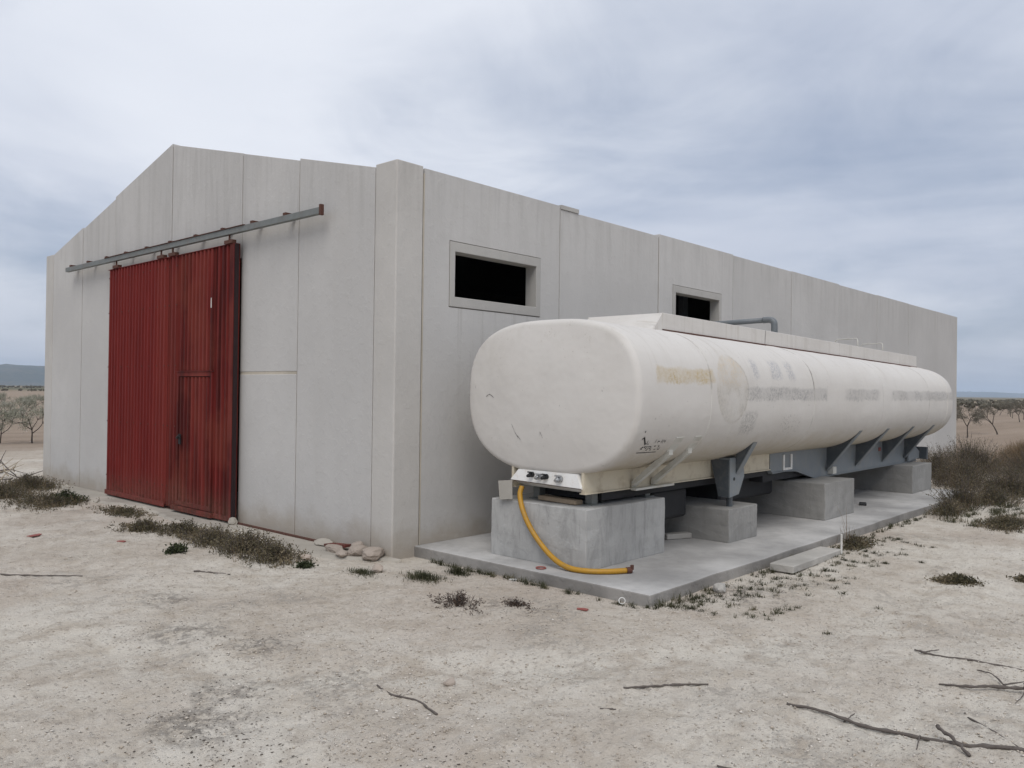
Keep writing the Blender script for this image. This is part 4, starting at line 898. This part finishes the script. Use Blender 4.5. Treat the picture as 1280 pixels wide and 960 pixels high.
# ------------------------------------------------------------------ fallen branches
def branch(name, pts, r0, r1, label, mat='twig', shoots=(), seed=1, zoff=0.5):
    rn = random.Random(seed)
    def lay(ps, ra, rb):
        out = smooth_pts([(x, y, gzf(x, y) + zz + ra * zoff) for x, y, zz in ps], 7); n = len(out)
        out = [p + Vector((rn.uniform(-1, 1), rn.uniform(-1, 1), rn.uniform(-.4, .6))) * ra * 0.6 for p in out]
        rad = [(ra + (rb - ra) * i / (n - 1)) * rn.uniform(0.72, 1.32) for i in range(n)]
        return out, rad
    r0 *= .78; r1 *= .78; shoots = [(a_, b_ * .7, c_ * .7) for a_, b_, c_ in shoots]
    ps, rad = lay(pts, r0, r1)
    c = (pts[0][0], pts[0][1], gzf(pts[0][0], pts[0][1]))
    b = MB().tube(ps, rad, 8)
    if not shoots:
        o = part(name, b, M[mat], origin=c); o.data.polygons.foreach_set('use_smooth', [True] * len(o.data.polygons)); return tag(o, label, 'branch', None)
    t_ = thing(name, c, label, 'branch'); part('stem', b, M[mat], t_, smooth=True)
    for sp, ra, rb in shoots:
        q, rd = lay(sp, ra, rb); part('side_shoot', MB().tube(q, rd, 7), M[mat], t_, smooth=True)
    return t_
branch('fallen_branch', [(-1.02, -4.68, .0), (-0.99, -4.86, .01), (-0.99, -5.1, .01), (-0.97, -5.34, .01), (-0.93, -5.55, .0), (-0.83, -5.75, .0), (-0.70, -6.1, .0)], 0.010, 0.017, 'long knotty grey branch lying across the right foreground', seed=3,
       shoots=[([(-0.89, -5.42, .05), (-0.98, -5.52, .03), (-1.07, -5.61, .0)], 0.013, 0.010), ([(-0.99, -4.98, .0), (-0.93, -5.02, .03)], 0.006, 0.004), ([(-0.97, -5.36, .02), (-1.16, -5.4, .0)], 0.006, 0.003)])
branch('fallen_branch', [(0.60, -4.88, .0), (0.56, -5.05, .0), (0.62, -5.3, .0), (0.70, -5.6, .0)], 0.009, 0.007, 'thin brown branch lying upper right of the long grey one', seed=4, shoots=[([(0.60, -4.92, .0), (0.66, -5.02, .02)], 0.006, 0.004)])
branch('fallen_branch', [(-0.02, -5.20, .0), (0.03, -5.36, .02), (0.16, -5.48, .02), (0.27, -5.7, .03)], 0.008, 0.014, 'twiggy branch at the right edge with several spread shoots', seed=5,
       shoots=[([(0.2, -5.5, .03), (0.38, -5.40, .02), (0.45, -5.3, .0)], 0.007, 0.004), ([(0.25, -5.6, .05), (0.12, -5.62, .03), (0.0, -5.6, .0)], 0.007, 0.003), ([(0.2, -5.5, .03), (0.3, -5.62, .06)], 0.007, 0.004)])
branch('fallen_branch', [(-1.4, -3.84, .0), (-1.26, -3.94, .005), (-1.1, -4.06, .005), (-0.98, -4.17, .0)], 0.010, 0.006, 'straight dark stick lying in the centre foreground', seed=6)
branch('fallen_branch', [(-2.35, -2.71, .0), (-2.40, -2.9, .0), (-2.36, -3.08, .0), (-2.39, -3.28, .0)], 0.006, 0.009, 'slim grey twig curving left of centre in the yard', seed=7, shoots=[([(-2.38, -2.95, .0), (-2.28, -2.93, .0), (-2.22, -2.88, .0)], 0.004, 0.003)])
branch('fallen_branch', [(-3.05, 2.05, .0), (-2.9, 1.85, .0), (-2.7, 1.66, .0), (-2.49, 1.44, .0)], 0.010, 0.006, 'thin bluish-grey stick lying at the left edge of the yard', seed=8)
branch('fallen_branch', [(-1.69, 0.89, .0), (-1.58, 0.76, .0), (-1.47, 0.62, .0)], 0.012, 0.008, 'short brown stick lying below the dry scrub', seed=9)
branch('fallen_branch', [(-0.93, -5.9, 0), (-0.6, -5.62, 0), (-0.42, -5.45, 0)], 0.006, 0.006, 'fine stick lying just above the right end of the long branch', seed=10)
branch('fallen_branch', [(-1.9, -4.72, 0), (-1.86, -4.86, 0)], 0.007, 0.004, 'stubby twig at the bottom right of centre', seed=11)
branch('fallen_branch', [(-1.72, -3.9, 0), (-1.66, -3.97, 0)], 0.006, 0.005, 'tiny twig below the straight dark stick', seed=12)

# ------------------------------------------------------------------ pebbles, crumbs and litter lying on the yard
def scatter_stuff(name, n, seed, smin, smax, flat_, mat, label, cat, region, density=None, ctr_pow=1.0):
    rs = np.random.RandomState(seed)
    va = math.atan2(cf.y, cf.x); xs = np.zeros(0); ys = np.zeros(0)
    while len(xs) < n:
        a = va + np.radians(rs.uniform(-44, 44, n * 2)); r = region[0] * (region[1] / region[0]) ** (rs.rand(n * 2) ** ctr_pow)
        x = CAM.x + r * np.cos(a); y = CAM.y + r * np.sin(a)
        ok = ~((x > -0.06) & (x < 22) & (y > -0.2) & (y < 10.3)) & ~((x > 0.25) & (x < 11.1) & (y > -2.97) & (y < 0.3))
        if density is not None: ok &= rs.rand(len(x)) < density(x, y)
        xs = np.concatenate([xs, x[ok]]); ys = np.concatenate([ys, y[ok]])
    xs, ys = xs[:n], ys[:n]; zs = gz(xs, ys)
    oc = np.array([(1, 0, 0), (0.2, .95, 0), (-1, .1, 0), (-.1, -1, 0), (0.1, 0.1, 0.8), (0, 0, -.5)], float)
    of = np.array([(0, 1, 4), (1, 2, 4), (2, 3, 4), (3, 0, 4), (1, 0, 5), (2, 1, 5), (3, 2, 5), (0, 3, 5)])
    s = smin * (smax / smin) ** (rs.rand(n) ** 2.2)
    V = oc[None] * (1 + rs.uniform(-.35, .35, (n, 6, 3))) * s[:, None, None]
    V[:, :, 2] *= flat_; V[:, :, 0] *= rs.uniform(.6, 1.5, (n, 1))
    th = rs.uniform(0, 6.28, n); c, sn = np.cos(th)[:, None], np.sin(th)[:, None]
    X = V[:, :, 0] * c - V[:, :, 1] * sn + xs[:, None]; Y = V[:, :, 0] * sn + V[:, :, 1] * c + ys[:, None]; Z = V[:, :, 2] + zs[:, None] + s[:, None] * 0.15
    vs = np.stack([X, Y, Z], -1).reshape(-1, 3); fs = (of[None] + (np.arange(n) * 6)[:, None, None]).reshape(-1, 3)
    me = bpy.data.meshes.new(name); me.vertices.add(len(vs)); me.vertices.foreach_set('co', vs.ravel())
    me.loops.add(fs.size); me.loops.foreach_set('vertex_index', fs.ravel().astype(np.int32)); me.polygons.add(len(fs)); me.polygons.foreach_set('loop_start', (np.arange(len(fs)) * 3).astype(np.int32))
    me.update(calc_edges=True); me.materials.append(mat); o = bpy.data.objects.new(name, me); COL.objects.link(o); return tag(o, label, cat, None, 'stuff')
def pebm():
    m, t = material('mixed_limestone_pebbles'); p = t.pos(); n = t.noise(p, 23, 2); k = t.noise(p, 3, 2)
    c = t.ramp(n, [(0.3, (0.33, 0.275, 0.215)), (0.45, (0.45, 0.39, 0.32)), (0.58, (0.56, 0.51, 0.45)), (0.7, (0.68, 0.64, 0.58))]); t.out(c, 0.95, spec=0.15); return m
M['peb'] = pebm()
scatter_stuff('gravel', 36000, 1, 0.003, 0.0125, 0.6, M['peb'], 'pale limestone pebbles scattered over the dirt yard', 'gravel', (2.6, 22), lambda x, y: 0.25 + 0.75 * sstep(fbm(x, y, 0.9, 3, 61), -.1, .35))
def litd(x, y):
    k = 0.012 + 0 * x
    for (a, b_, r, q) in ((-3.3, -2.45, .35, 1), (-3.0, -2.1, .3, .8), (-3.45, -2.9, .3, .7), (-2.6, -1.0, .4, .5), (-2.75, -0.6, .3, .5), (-2.2, 0.2, .25, .5), (-1.6, 1.1, .2, .4), (-2.35, -1.5, .4, .5), (-3.6, -3.6, .5, .6), (3.2, -4.5, .25, .9), (-0.4, -2.2, .4, .5), (1.6, -3.3, .5, .6), (-0.7, -1.8, .35, .9), (4.2, -4.0, .6, .3), (-2.9, -3.9, .4, .4), (-4.2, -0.8, .5, .3)):
        k = np.maximum(k, q * np.exp(-((x - a) ** 2 + (y - b_) ** 2) / r ** 2))
    return k
scatter_stuff('leaf_litter', 6500, 2, 0.002, 0.009, 0.35, flat('dark_leaf_litter', (0.10, 0.082, 0.066), 0.95, 0, 0.5, 40), 'dark crumbs of dead leaves and bark on the dirt', 'litter', (2.6, 18), litd)

# ------------------------------------------------------------------ weeds
def blades(b, cx_, cy_, n, rx, ry, hmin, hmax, lean, wid, rn, zf=None, seg=3, edge=0.5):
    for _ in range(n):
        a = rn.uniform(0, 6.283); q = abs(rn.gauss(0, .52)); q = q if q < 1.5 else rn.random(); x = cx_ + rx * q * math.cos(a); y = cy_ + ry * q * math.sin(a)
        z = (zf(x, y) if zf else 0.0) - 0.01
        hh = rn.uniform(hmin, hmax) * max(.25, 1 - edge * q * q); d = rn.uniform(0, 6.283); ln = rn.uniform(0.1, 1) * lean
        dx_, dy_ = math.cos(d), math.sin(d); wx, wy = -dy_, dx_; ww = wid * rn.uniform(.6, 1.4); o = len(b.v)
        for k in range(seg):
            t = k / seg; off = ln * hh * t * t; w_ = ww * (1 - t * .75)
            zz = z + hh * t * (1 - 0.25 * ln * t)
            b.v.append((x + dx_ * off - wx * w_, y + dy_ * off - wy * w_, zz)); b.v.append((x + dx_ * off + wx * w_, y + dy_ * off + wy * w_, zz))
        off = ln * hh; b.v.append((x + dx_ * off, y + dy_ * off, z + hh * (1 - .25 * ln)))
        for k in range(seg - 1): b.f.append((o + 2 * k, o + 2 * k + 1, o + 2 * k + 3, o + 2 * k + 2))
        b.f.append((o + 2 * seg - 2, o + 2 * seg - 1, o + 2 * seg))
def twigs(b, n, rx, ry, h, rn, leaf=0.012, nl=7, cx_=0, cy_=0, zf=None, spread=0.9):
    """low shrub: wiry stems carrying small leaves"""
    lv = MB()
    for _ in range(n):
        a = rn.uniform(0, 6.283); q = abs(rn.gauss(0, .6)); q = q if q < 1.5 else rn.random(); x = cx_ + rx * q * math.cos(a) * .8; y = cy_ + ry * q * math.sin(a) * .8; z = (zf(x, y) if zf else 0) - .01
        d = Vector((math.cos(a) * spread * q + rn.uniform(-.4, .4), math.sin(a) * spread * q + rn.uniform(-.4, .4), 1)).normalized(); L = h * rn.uniform(.4, 1.2) * max(.3, 1 - .4 * q)
        p = Vector((x, y, z)); pts = [p]
        for k in range(3):
            d = (d + Vector((rn.uniform(-.35, .35), rn.uniform(-.35, .35), rn.uniform(-.2, .2)))).normalized(); p = p + d * L / 3; pts.append(p)
        b.tube(pts, [.004, .003, .0024, .0012], 3, caps=False)
        for k in range(nl):
            t = rn.uniform(.15, 1) * 3; i = min(2, int(t)); c = pts[i].lerp(pts[i + 1], t - i) + Vector((rn.gauss(0, 1), rn.gauss(0, 1), rn.gauss(0, .7))) * leaf * 1.6
            u = Vector((rn.gauss(0, 1), rn.gauss(0, 1), rn.gauss(0, 1))).normalized() * leaf * rn.uniform(.6, 1.6); v = u.cross(Vector((rn.gauss(0, 1), rn.gauss(0, 1), rn.gauss(0, 1)))).normalized() * leaf * .55
            if c.z > z - .0: lv.add([c - u, c + v, c + u, c - v], [(0, 1, 2, 3)])
    return lv
def mesh_fast(name, b, mat, parent=None, origin=(0, 0, 0)):
    me = bpy.data.meshes.new(name); me.from_pydata(b.v, [], b.f); me.materials.append(mat); o = bpy.data.objects.new(name, me); COL.objects.link(o)
    if parent: o.parent = parent; o['kind'] = 'stuff'                 # stems and leaves too fine to pick apart
    else: o.location = origin
    return o
def weed(name, x, y, rx, ry, h, kind, label, cat, seed, group=None, rz=0.0, dens=1.0):
    rn = random.Random(seed); t_ = thing(name, (x, y, gzf(x, y) if not (x > -.05 and y > -.1) else 0.0), label, cat, group); t_.rotation_euler = (0, 0, rz)
    area = rx * ry
    def zf(lx, ly):
        c, s = math.cos(rz), math.sin(rz); return gzf(x + lx * c - ly * s, y + lx * s + ly * c) - t_.location.z
    if kind == 'scrub':
        b = MB(); lv = twigs(b, int(dens * (110 + area * 800)), rx, ry, h, rn, 0.012, 11, zf=zf); blades(lv, 0, 0, int(dens * (160 + area * 1300)), rx, ry, h * .25, h * .85, 1.1, .0028, rn, zf)
        mesh_fast('stems', b, M['twig'], t_); mesh_fast('foliage', lv, M['scrub'], t_)
        st_ = MB(); blades(st_, 0, 0, int(dens * (50 + area * 420)), rx * 1.1, ry * 1.1, h * .4, h * 1.15, .9, .0024, rn, zf); mesh_fast('dry_straw', st_, M['straw'], t_)
    elif kind == 'grass':
        b = MB(); blades(b, 0, 0, int(dens * (200 + area * 5200)), rx, ry, h * .2, h * .7, 1.5, .0032, rn, zf); mesh_fast('blades', b, M['grass'], t_)
    elif kind == 'green':
        b = MB(); lv = twigs(b, int(dens * (40 + area * 420)), rx, ry, h, rn, 0.016, 14, zf=zf); mesh_fast('stems', b, M['twig'], t_); mesh_fast('foliage', lv, M['greenbush'], t_)
    elif kind == 'dead':
        b = MB(); lv = twigs(b, int(dens * (40 + area * 420)), rx, ry, h, rn, 0.009, 8, zf=zf, spread=1.6); mesh_fast('stems', b, M['bark'], t_); mesh_fast('foliage', lv, M['dryred'], t_)
    elif kind == 'straw':
        b = MB(); blades(b, 0, 0, int(dens * (150 + area * 1800)), rx, ry, h * .45, h, .7, .0032, rn, zf); mesh_fast('blades', b, M['straw'], t_)
    return t_
S = 'dry scrub along the gable wall'
weed('scrub_clump', -1.02, 3.52, .28, .5, .14, 'scrub', 'low dry scrub strip farthest from the rubble, below the red door', 'scrub', 21, S)
weed('scrub_clump', -0.82, 2.85, .30, .5, .17, 'scrub', 'dry scrub clump below the wicket door', 'scrub', 22, S)
weed('scrub_clump', -0.86, 2.05, .34, .5, .22, 'scrub', 'dry scrub clump below the right edge of the red door', 'scrub', 23, S)
weed('scrub_clump', -0.82, 1.42, .40, .5, .25, 'scrub', 'bushiest grey scrub clump in the strip before the wall', 'scrub', 24, S)
weed('scrub_clump', -0.84, 0.86, .30, .4, .20, 'scrub', 'scrub clump at the right end of the strip, paler at its tip', 'scrub', 25, S)
weed('flat_weed', -0.62, 5.1, .28, .75, .09, 'scrub', 'flat olive weed patch between the left bush and the door', 'weed', 26)
weed('green_weed', -1.39, 1.87, .10, .13, .09, 'green', 'small bright green leafy weed alone before the scrub strip', 'weed', 27)
weed('green_weed', -0.80, 0.36, .05, .07, .06, 'green', 'tiny dark weed just right of the scrub strip', 'weed', 28)
weed('grass_tuft', -0.58, -0.38 + .12, .15, .28, .10, 'grass', 'dark grass tuft in front of the rubble stones', 'grass', 29, dens=1.6)
weed('grass_tuft', -0.32, -0.85, .20, .32, .14, 'grass', 'dark grass tuft before the corner pillar', 'grass', 30, dens=1.6)
weed('grass_tuft', 0.06, -0.92, .10, .2, .17, 'grass', 'grass tuft at the left end of the slab front edge', 'grass', 31, dens=1.5)
weed('dead_weed', -0.72, -1.72, .16, .30, .12, 'dead', 'blackish dead weed sprawling before the slab', 'weed', 32, dens=1.6)
weed('dead_weed', -0.42, -2.12, .10, .2, .07, 'dead', 'thin dead weed right of the sprawling dark one', 'weed', 33)
weed('dead_weed', 3.22, -4.50, .16, .22, .07, 'scrub', 'lone dark weed on the bare ground at the right', 'weed', 34, dens=2)
weed('dead_weed', 3.75, -5.02, .12, .16, .07, 'scrub', 'dark weed tuft at the right picture edge', 'weed', 35, dens=1.5)
weed('tall_stalk', 4.30, -3.10, .12, .14, .62, 'straw', 'tall thin dry stalks standing by the slab past the stake', 'weed', 36, dens=.10)
weed('scrub_clump', 4.35, -3.16, .5, .14, .14, 'scrub', 'scrub at the slab foot beneath the tall dry stalks', 'scrub', 37)
weed('scrub_clump', 7.35, -4.1, .7, .35, .16, 'scrub', 'low dark scrub island on the ground right of the slab', 'scrub', 38, dens=1.3)
T = 'scrub thicket beyond the slab'
for i, (x, y, rx, ry, h, k, lab) in enumerate((
        (8.1, -3.2, .7, .25, .26, 'scrub', 'front scrub of the thicket hugging the slab edge'),
        (9.0, -3.15, .45, .3, .62, 'scrub', 'spiky upright scrub standing at the slab edge'),
        (10.0, -3.35, .8, .45, .32, 'scrub', 'scrub in front of the slab far right corner'),
        (11.6, -3.3, .8, .7, .55, 'scrub', 'scrub just behind the far right slab corner'),
        (12.6, -2.3, .9, .7, .66, 'scrub', 'scrub of the thicket nearest the tanker tail'),
        (14.2, -1.5, 1.0, .7, .72, 'scrub', 'scrub of the thicket at the warehouse side wall'),
        (16.2, -1.6, 1.2, .9, .85, 'scrub', 'scrub of the thicket at the far warehouse corner'),
        (13.6, -3.7, 1.0, .8, .68, 'scrub', 'middle scrub of the thicket left of the picture edge'),
        (15.6, -3.2, 1.1, 1.0, .84, 'scrub', 'scrub behind the middle of the thicket'),
        (14.4, -4.9, 1.1, .9, .70, 'scrub', 'scrub of the thicket at the right picture edge'),
        (17.4, -4.4, 1.3, 1.0, .92, 'straw', 'tawny tall grass at the right edge behind the thicket'),
        (19.0, -2.2, 1.4, 1.0, .80, 'straw', 'tawny tall grass beside the far warehouse corner'),
        (22.4, -1.8, 1.6, 1.0, .75, 'straw', 'tawny tall grass past the end of the warehouse'),
        (12.2, -4.4, .8, .6, .42, 'scrub', 'low outer scrub of the thicket towards the yard'),
        (17.8, -5.8, 1.3, 1.0, .9, 'scrub', 'scrub leaving the frame behind the thicket'))):
    weed('thicket_scrub' if k == 'scrub' else 'tawny_grass', x, y, rx, ry, h, k, lab, 'scrub' if k == 'scrub' else 'grass', 50 + i, T, dens=.8 if k == 'scrub' else 1.0)
L_ = 'weeds at the left end of the gable'
weed('scrub_clump', -1.0, 6.75, .6, .9, .17, 'scrub', 'grey low bush nearest the red door at the left', 'scrub', 70, L_, dens=.9)
weed('green_weed', -0.75, 6.85, .28, .42, .18, 'green', 'dark green weed growing inside the left grey bush', 'weed', 71, dens=2.2)
weed('scrub_clump', -1.35, 8.0, .7, .9, .24, 'scrub', 'grey low bush below the brush pile', 'scrub', 72, L_, dens=.9)
weed('scrub_clump', -0.6, 8.9, .6, .9, .26, 'scrub', 'grey low bush against the far gable pillar', 'scrub', 73, L_, dens=.9)
weed('scrub_clump', -2.0, 9.2, .8, 1.0, .26, 'scrub', 'grey low bush at the left picture edge', 'scrub', 74, L_, dens=.9)
def brush_pile():
    rn = random.Random(90); t_ = thing('brush_pile', (-0.5, 10.6, gzf(-.5, 10.6)), 'pile of bare dead branches behind the left bush', 'brush pile')
    for i in range(40):
        x, y = -0.8 + rn.uniform(-1.6, .7), 10.6 + rn.uniform(-.8, .8); a = rn.uniform(0, 6.28); e = rn.uniform(.05, .75); L = rn.uniform(.35, .85); p = Vector((x, y, gzf(x, y) + rn.uniform(0, .15))); pts = [p]
        dd = Vector((math.cos(a) * math.cos(e), math.sin(a) * math.cos(e), math.sin(e)))
        for k in range(4): dd = (dd + Vector((rn.uniform(-.25, .25), rn.uniform(-.25, .25), rn.uniform(-.2, .2)))).normalized(); p = p + dd * L / 4; pts.append(p)
        part('dead_branch', MB().tube(pts, [.012, .010, .008, .006, .003], 5), M['pale_twig' if rn.random() < .25 else 'twig'], t_)
brush_pile()
# uncountable small weeds along the slab foot and in the gravel by the kerb
def edge_grass():
    rn = random.Random(15); b = MB()
    def zf(x, y): return gzf(x, y)
    y = -0.3
    while y > -2.95:
        if rn.random() < (.95 if y > -1.9 else .6): blades(b, 0.24 + rn.uniform(-.05, .02), y, rn.randint(25, 70), .05, .07, .02, .085 if y > -1.9 else .06, 1.1, .0028, rn, zf)
        y -= 0.055
    x = 0.3
    while x < 10.8:
        k = 0.5 + .5 * math.sin(x * 2.3 + 1)
        if rn.random() < .35 + .5 * k: blades(b, x, -2.99 - abs(rn.gauss(0, .05)), rn.randint(20, 60), .09, .05, .02, .07 + .05 * k, 1.1, .0028, rn, zf)
        x += 0.09
    for _ in range(260):
        x = rn.uniform(0.4, 5.2); y = -3.02 - abs(rn.gauss(0, .38)); blades(b, x, y, rn.randint(12, 60), rn.uniform(.04, .12), .06, .012, .055, 1.4, .003, rn, zf)
    for _ in range(60):
        x = rn.uniform(7, 12); y = -3.3 - abs(rn.gauss(0, .5)); blades(b, x, y, rn.randint(30, 80), .2, .12, .03, .11, 1.2, .0035, rn, zf)
    for _ in range(40):
        x = -rn.uniform(.05, .5); y = rn.uniform(-.2, 3.2); blades(b, x, y, rn.randint(4, 16), .06, .06, .015, .06, 1.2, .0025, rn, zf)
    o = mesh_fast('ground_weeds', b, M['grass']); tag(o, 'short green weeds growing along the slab edges', 'weeds', None, 'stuff')
edge_grass()

# ------------------------------------------------------------------ almond trees
def tree_mesh(seed, H, leafmat, nleaf):
    rn = random.Random(seed); tr_ = MB(); lv = MB()
    def grow(p, d, L, r, lvl):
        pts = [p]; n = 4
        for k in range(n):
            d = (d + Vector((rn.gauss(0, .14), rn.gauss(0, .14), rn.gauss(0, .08) + (.05 if lvl < 2 else -.02)))).normalized(); p = p + d * L / n; pts.append(p)
        tr_.tube(pts, [r * (1 - .45 * k / n) for k in range(n + 1)], 6 if lvl < 2 else 4, caps=False)
        if lvl >= 3:
            for k in range(nleaf):
                c = pts[1 + rn.randrange(n)] + Vector((rn.gauss(0, 1), rn.gauss(0, 1), rn.gauss(0, .9))) * .085
                u = Vector((rn.gauss(0, 1), rn.gauss(0, 1), rn.gauss(0, 1))).normalized() * rn.uniform(.018, .042); v = u.cross(Vector((rn.gauss(0, 1), rn.gauss(0, 1), rn.gauss(0, 1)))).normalized() * .012
                lv.add([c - u, c + v, c + u, c - v], [(0, 1, 2, 3)])
            return
        m = (4, 3, 4)[lvl] if lvl else rn.choice((3, 4))
        for k in range(m):
            a = 6.283 * k / m + rn.uniform(-.5, .5); tl = (R(rn.uniform(32, 52)), R(rn.uniform(20, 48)), R(rn.uniform(15, 55)))[lvl]
            e1 = d.orthogonal().normalized(); e2 = d.cross(e1); nd = (d * math.cos(tl) + (e1 * math.cos(a) + e2 * math.sin(a)) * math.sin(tl)).normalized()
            grow(pts[-1] if k < 2 else pts[-1 - (k % 2)], nd, L * (rn.uniform(.75, .95) if lvl == 0 else rn.uniform(.6, .85)), r * .62, lvl + 1)
    grow(Vector((0, 0, -.05)), Vector((rn.uniform(-.15, .15), rn.uniform(-.15, .15), 1)).normalized(), H * .33, H * .019, 0)
    a = bpy.data.meshes.new('trunk'); a.from_pydata([tuple(v) for v in tr_.v], [], tr_.f); a.materials.append(M['bark'])
    b = bpy.data.meshes.new('crown'); b.from_pydata([tuple(v) for v in lv.v], [], lv.f); b.materials.append(leafmat); return a, b
VAR = [tree_mesh(s, 1.75, M['almond'], 48) for s in (1, 2)] + [tree_mesh(s, 1.95, M['almond_b'], 60) for s in (3, 4, 5)]
def almond(x, y, var, sc, rz, label, group):
    t_ = thing('almond_tree', (x, y, gzf(x, y)), label, 'tree', group); t_.rotation_euler = (0, 0, rz); t_.scale = (sc * .86, sc * .86, sc * .8)
    for nm, me in zip(('trunk', 'crown'), VAR[var]):
        o = bpy.data.objects.new(nm, me); COL.objects.link(o); o.parent = t_
    return t_
def visible_px(x, y, m=45):
    v = Vector((x, y, 1.0)) - CAM; px = 640 + 1029.5 * v.dot(cr) / v.dot(cf); return -m < px < 57 + m or 1196 - m < px < 1280 + m
ORD = 'first second third fourth fifth sixth seventh eighth ninth'.split()
def pol(az, r): return CAM.x + r * math.cos(R(az)), CAM.y + r * math.sin(R(az))
rn = random.Random(31)
almond(3.44, 21.45, 0, .98, .4, 'pale blossoming almond tree standing nearest the left of the warehouse', 'almond trees left of the warehouse')
almond(2.0, 23.4, 1, .98, 2.2, 'pale almond tree cut by the left picture edge', 'almond trees left of the warehouse')
almond(34.56, 2.77, 3, 1.02, 1.0, 'bare forked almond tree close to the far warehouse corner', 'almond trees right of the warehouse')
almond(38.5, 2.41, 2, 1.12, 0.2, 'dark full almond tree right of the forked one', 'almond trees right of the warehouse')
for row in range(7):
    r = 38 + row * 6.5
    for k in range(-1, 4):
        az = 70.5 + k * (5.2 * 24 / r) + rn.uniform(-.4, .4); x, y = pol(az, r - 8 * (row == 0) + rn.uniform(-.8, .8))
        if (x < 22 and y < 10.5) or not visible_px(x, y): continue
        almond(x, y, rn.choice((0, 1)), rn.uniform(.8, 1.0), rn.uniform(0, 6), 'pale almond tree in the %s row back on the left, number %s from the warehouse' % (ORD[row + 1], ORD[k + 1]), 'almond orchard rows on the left')
for row in range(9):
    r = 46 + row * 6.0
    for k in range(-2, 6):
        az = 14.5 - k * (6.0 / r * 57.3) * .85 + rn.uniform(-.5, .5); x, y = pol(az, r + rn.uniform(-1, 1))
        if not visible_px(x, y): continue
        almond(x, y, rn.choice((2, 3, 4)), rn.uniform(.85, 1.12), rn.uniform(0, 6), 'brown almond tree in the %s row back on the right, number %s from the warehouse' % ('tenth' if row == 8 else ORD[row + 1], ORD[k + 2]), 'almond orchard rows on the right')

# ------------------------------------------------------------------ far country: hedges, hills, haze
def far_wood(name, az0, az1, r, hgt, n, label, seed, depth=60):
    rs = np.random.RandomState(seed); az = np.radians(rs.uniform(az0, az1, n)); rr = r + rs.uniform(0, depth, n); x = CAM.x + rr * np.cos(az); y = CAM.y + rr * np.sin(az)
    b = MB()
    for i in range(n):
        s = hgt * rs.uniform(.45, 1.0) * (r / r); wd = s * rs.uniform(.8, 1.6)
        for k in range(7):
            c = Vector((x[i] + rs.uniform(-wd, wd) * .5, y[i] + rs.uniform(-wd, wd) * .5, s * rs.uniform(.2, .8)))
            u = Vector(rs.normal(size=3)).normalized() * s * .42; v = u.cross(Vector(rs.normal(size=3))).normalized() * s * .4; q = u.cross(v).normalized() * s * .3
            b.add([c - u, c + u, c - v, c + v, c - q, c + q], [(0, 2, 4), (0, 4, 3), (0, 5, 2), (0, 3, 5), (1, 4, 2), (1, 3, 4), (1, 2, 5), (1, 5, 3)])
    o = mesh_fast(name, b, M['wood_far']); tag(o, label, 'wood', None, 'stuff')
far_wood('far_hedge', 64, 84, 260, 0.8, 200, 'dark far-off hedge line across the left fields', 1, 30)
far_wood('far_scrubland', 62, 86, 520, 1.5, 420, 'far-off band of dark scrub below the left hill', 2, 200)
far_wood('far_orchard', 0, 20, 125, 1.2, 420, 'far-off orchard reading as a dark band on the right', 3, 260)
def hills(name, az0, az1, r, base_h, prof, depth, seed):
    na, nr = 160, 14; A = np.radians(np.linspace(az0, az1, na)); vs = []
    for j in range(nr):
        t = j / (nr - 1); q = math.sin(math.pi * min(1, t * .5 + 0.0)) if t < 1 else 1.0
        for i in range(na):
            rr = r + depth * t; hh = prof(math.degrees(A[i])) * base_h * math.sin(math.pi / 2 * t) ** 1.3
            n = float(fbm(np.array([math.degrees(A[i]) * 1.3]), np.array([t * 3.0]), 1.0, 4, seed)[0]); hh *= 1 + .22 * n
            vs.append((CAM.x + rr * math.cos(A[i]), CAM.y + rr * math.sin(A[i]), hh - 1.0 * (j == 0)))
    fs = [(j * na + i, j * na + i + 1, (j + 1) * na + i + 1, (j + 1) * na + i) for j in range(nr - 1) for i in range(na - 1)]
    o = part(name, MB().add(vs, fs), M['hill'], smooth=True); o['kind'] = 'structure'
def prof_l(a): return float(np.interp(a, [52, 60, 66, 71, 74, 78, 84, 92, 100], [.0, .5, .85, .96, 1.0, 1.05, .95, .6, 0]))
def prof_r(a): return float(np.interp(a, [-8, 0, 5, 9, 10.5, 12, 13, 14, 16, 20, 28], [0, .5, .9, .75, .85, 1.1, 1.2, 1.0, .7, .5, 0]))
hills('hills', 52, 100, 3200, 76, prof_l, 700, 5)
hills('hills', -8, 28, 8600, 48, prof_r, 1200, 8)
hz = part('haze', MB().box(-12800, 12800, -12800, 12800, -3, 135), bpy.data.materials.new('haze_air')); hz['kind'] = 'stuff'; hz['label'] = 'thin bluish haze in the air over the plain'
hm = hz.data.materials[0]; hm.use_nodes = True; t = NT(hm.node_tree)
pv = t.n('ShaderNodeVolumePrincipled'); pv.inputs['Color'].default_value = (0.69, 0.82, 1.0, 1); pv.inputs['Density'].default_value = 0.00013; pv.inputs['Anisotropy'].default_value = 0.0
ho = t.n('ShaderNodeOutputMaterial'); t.t.links.new(pv.outputs[0], ho.inputs['Volume'])
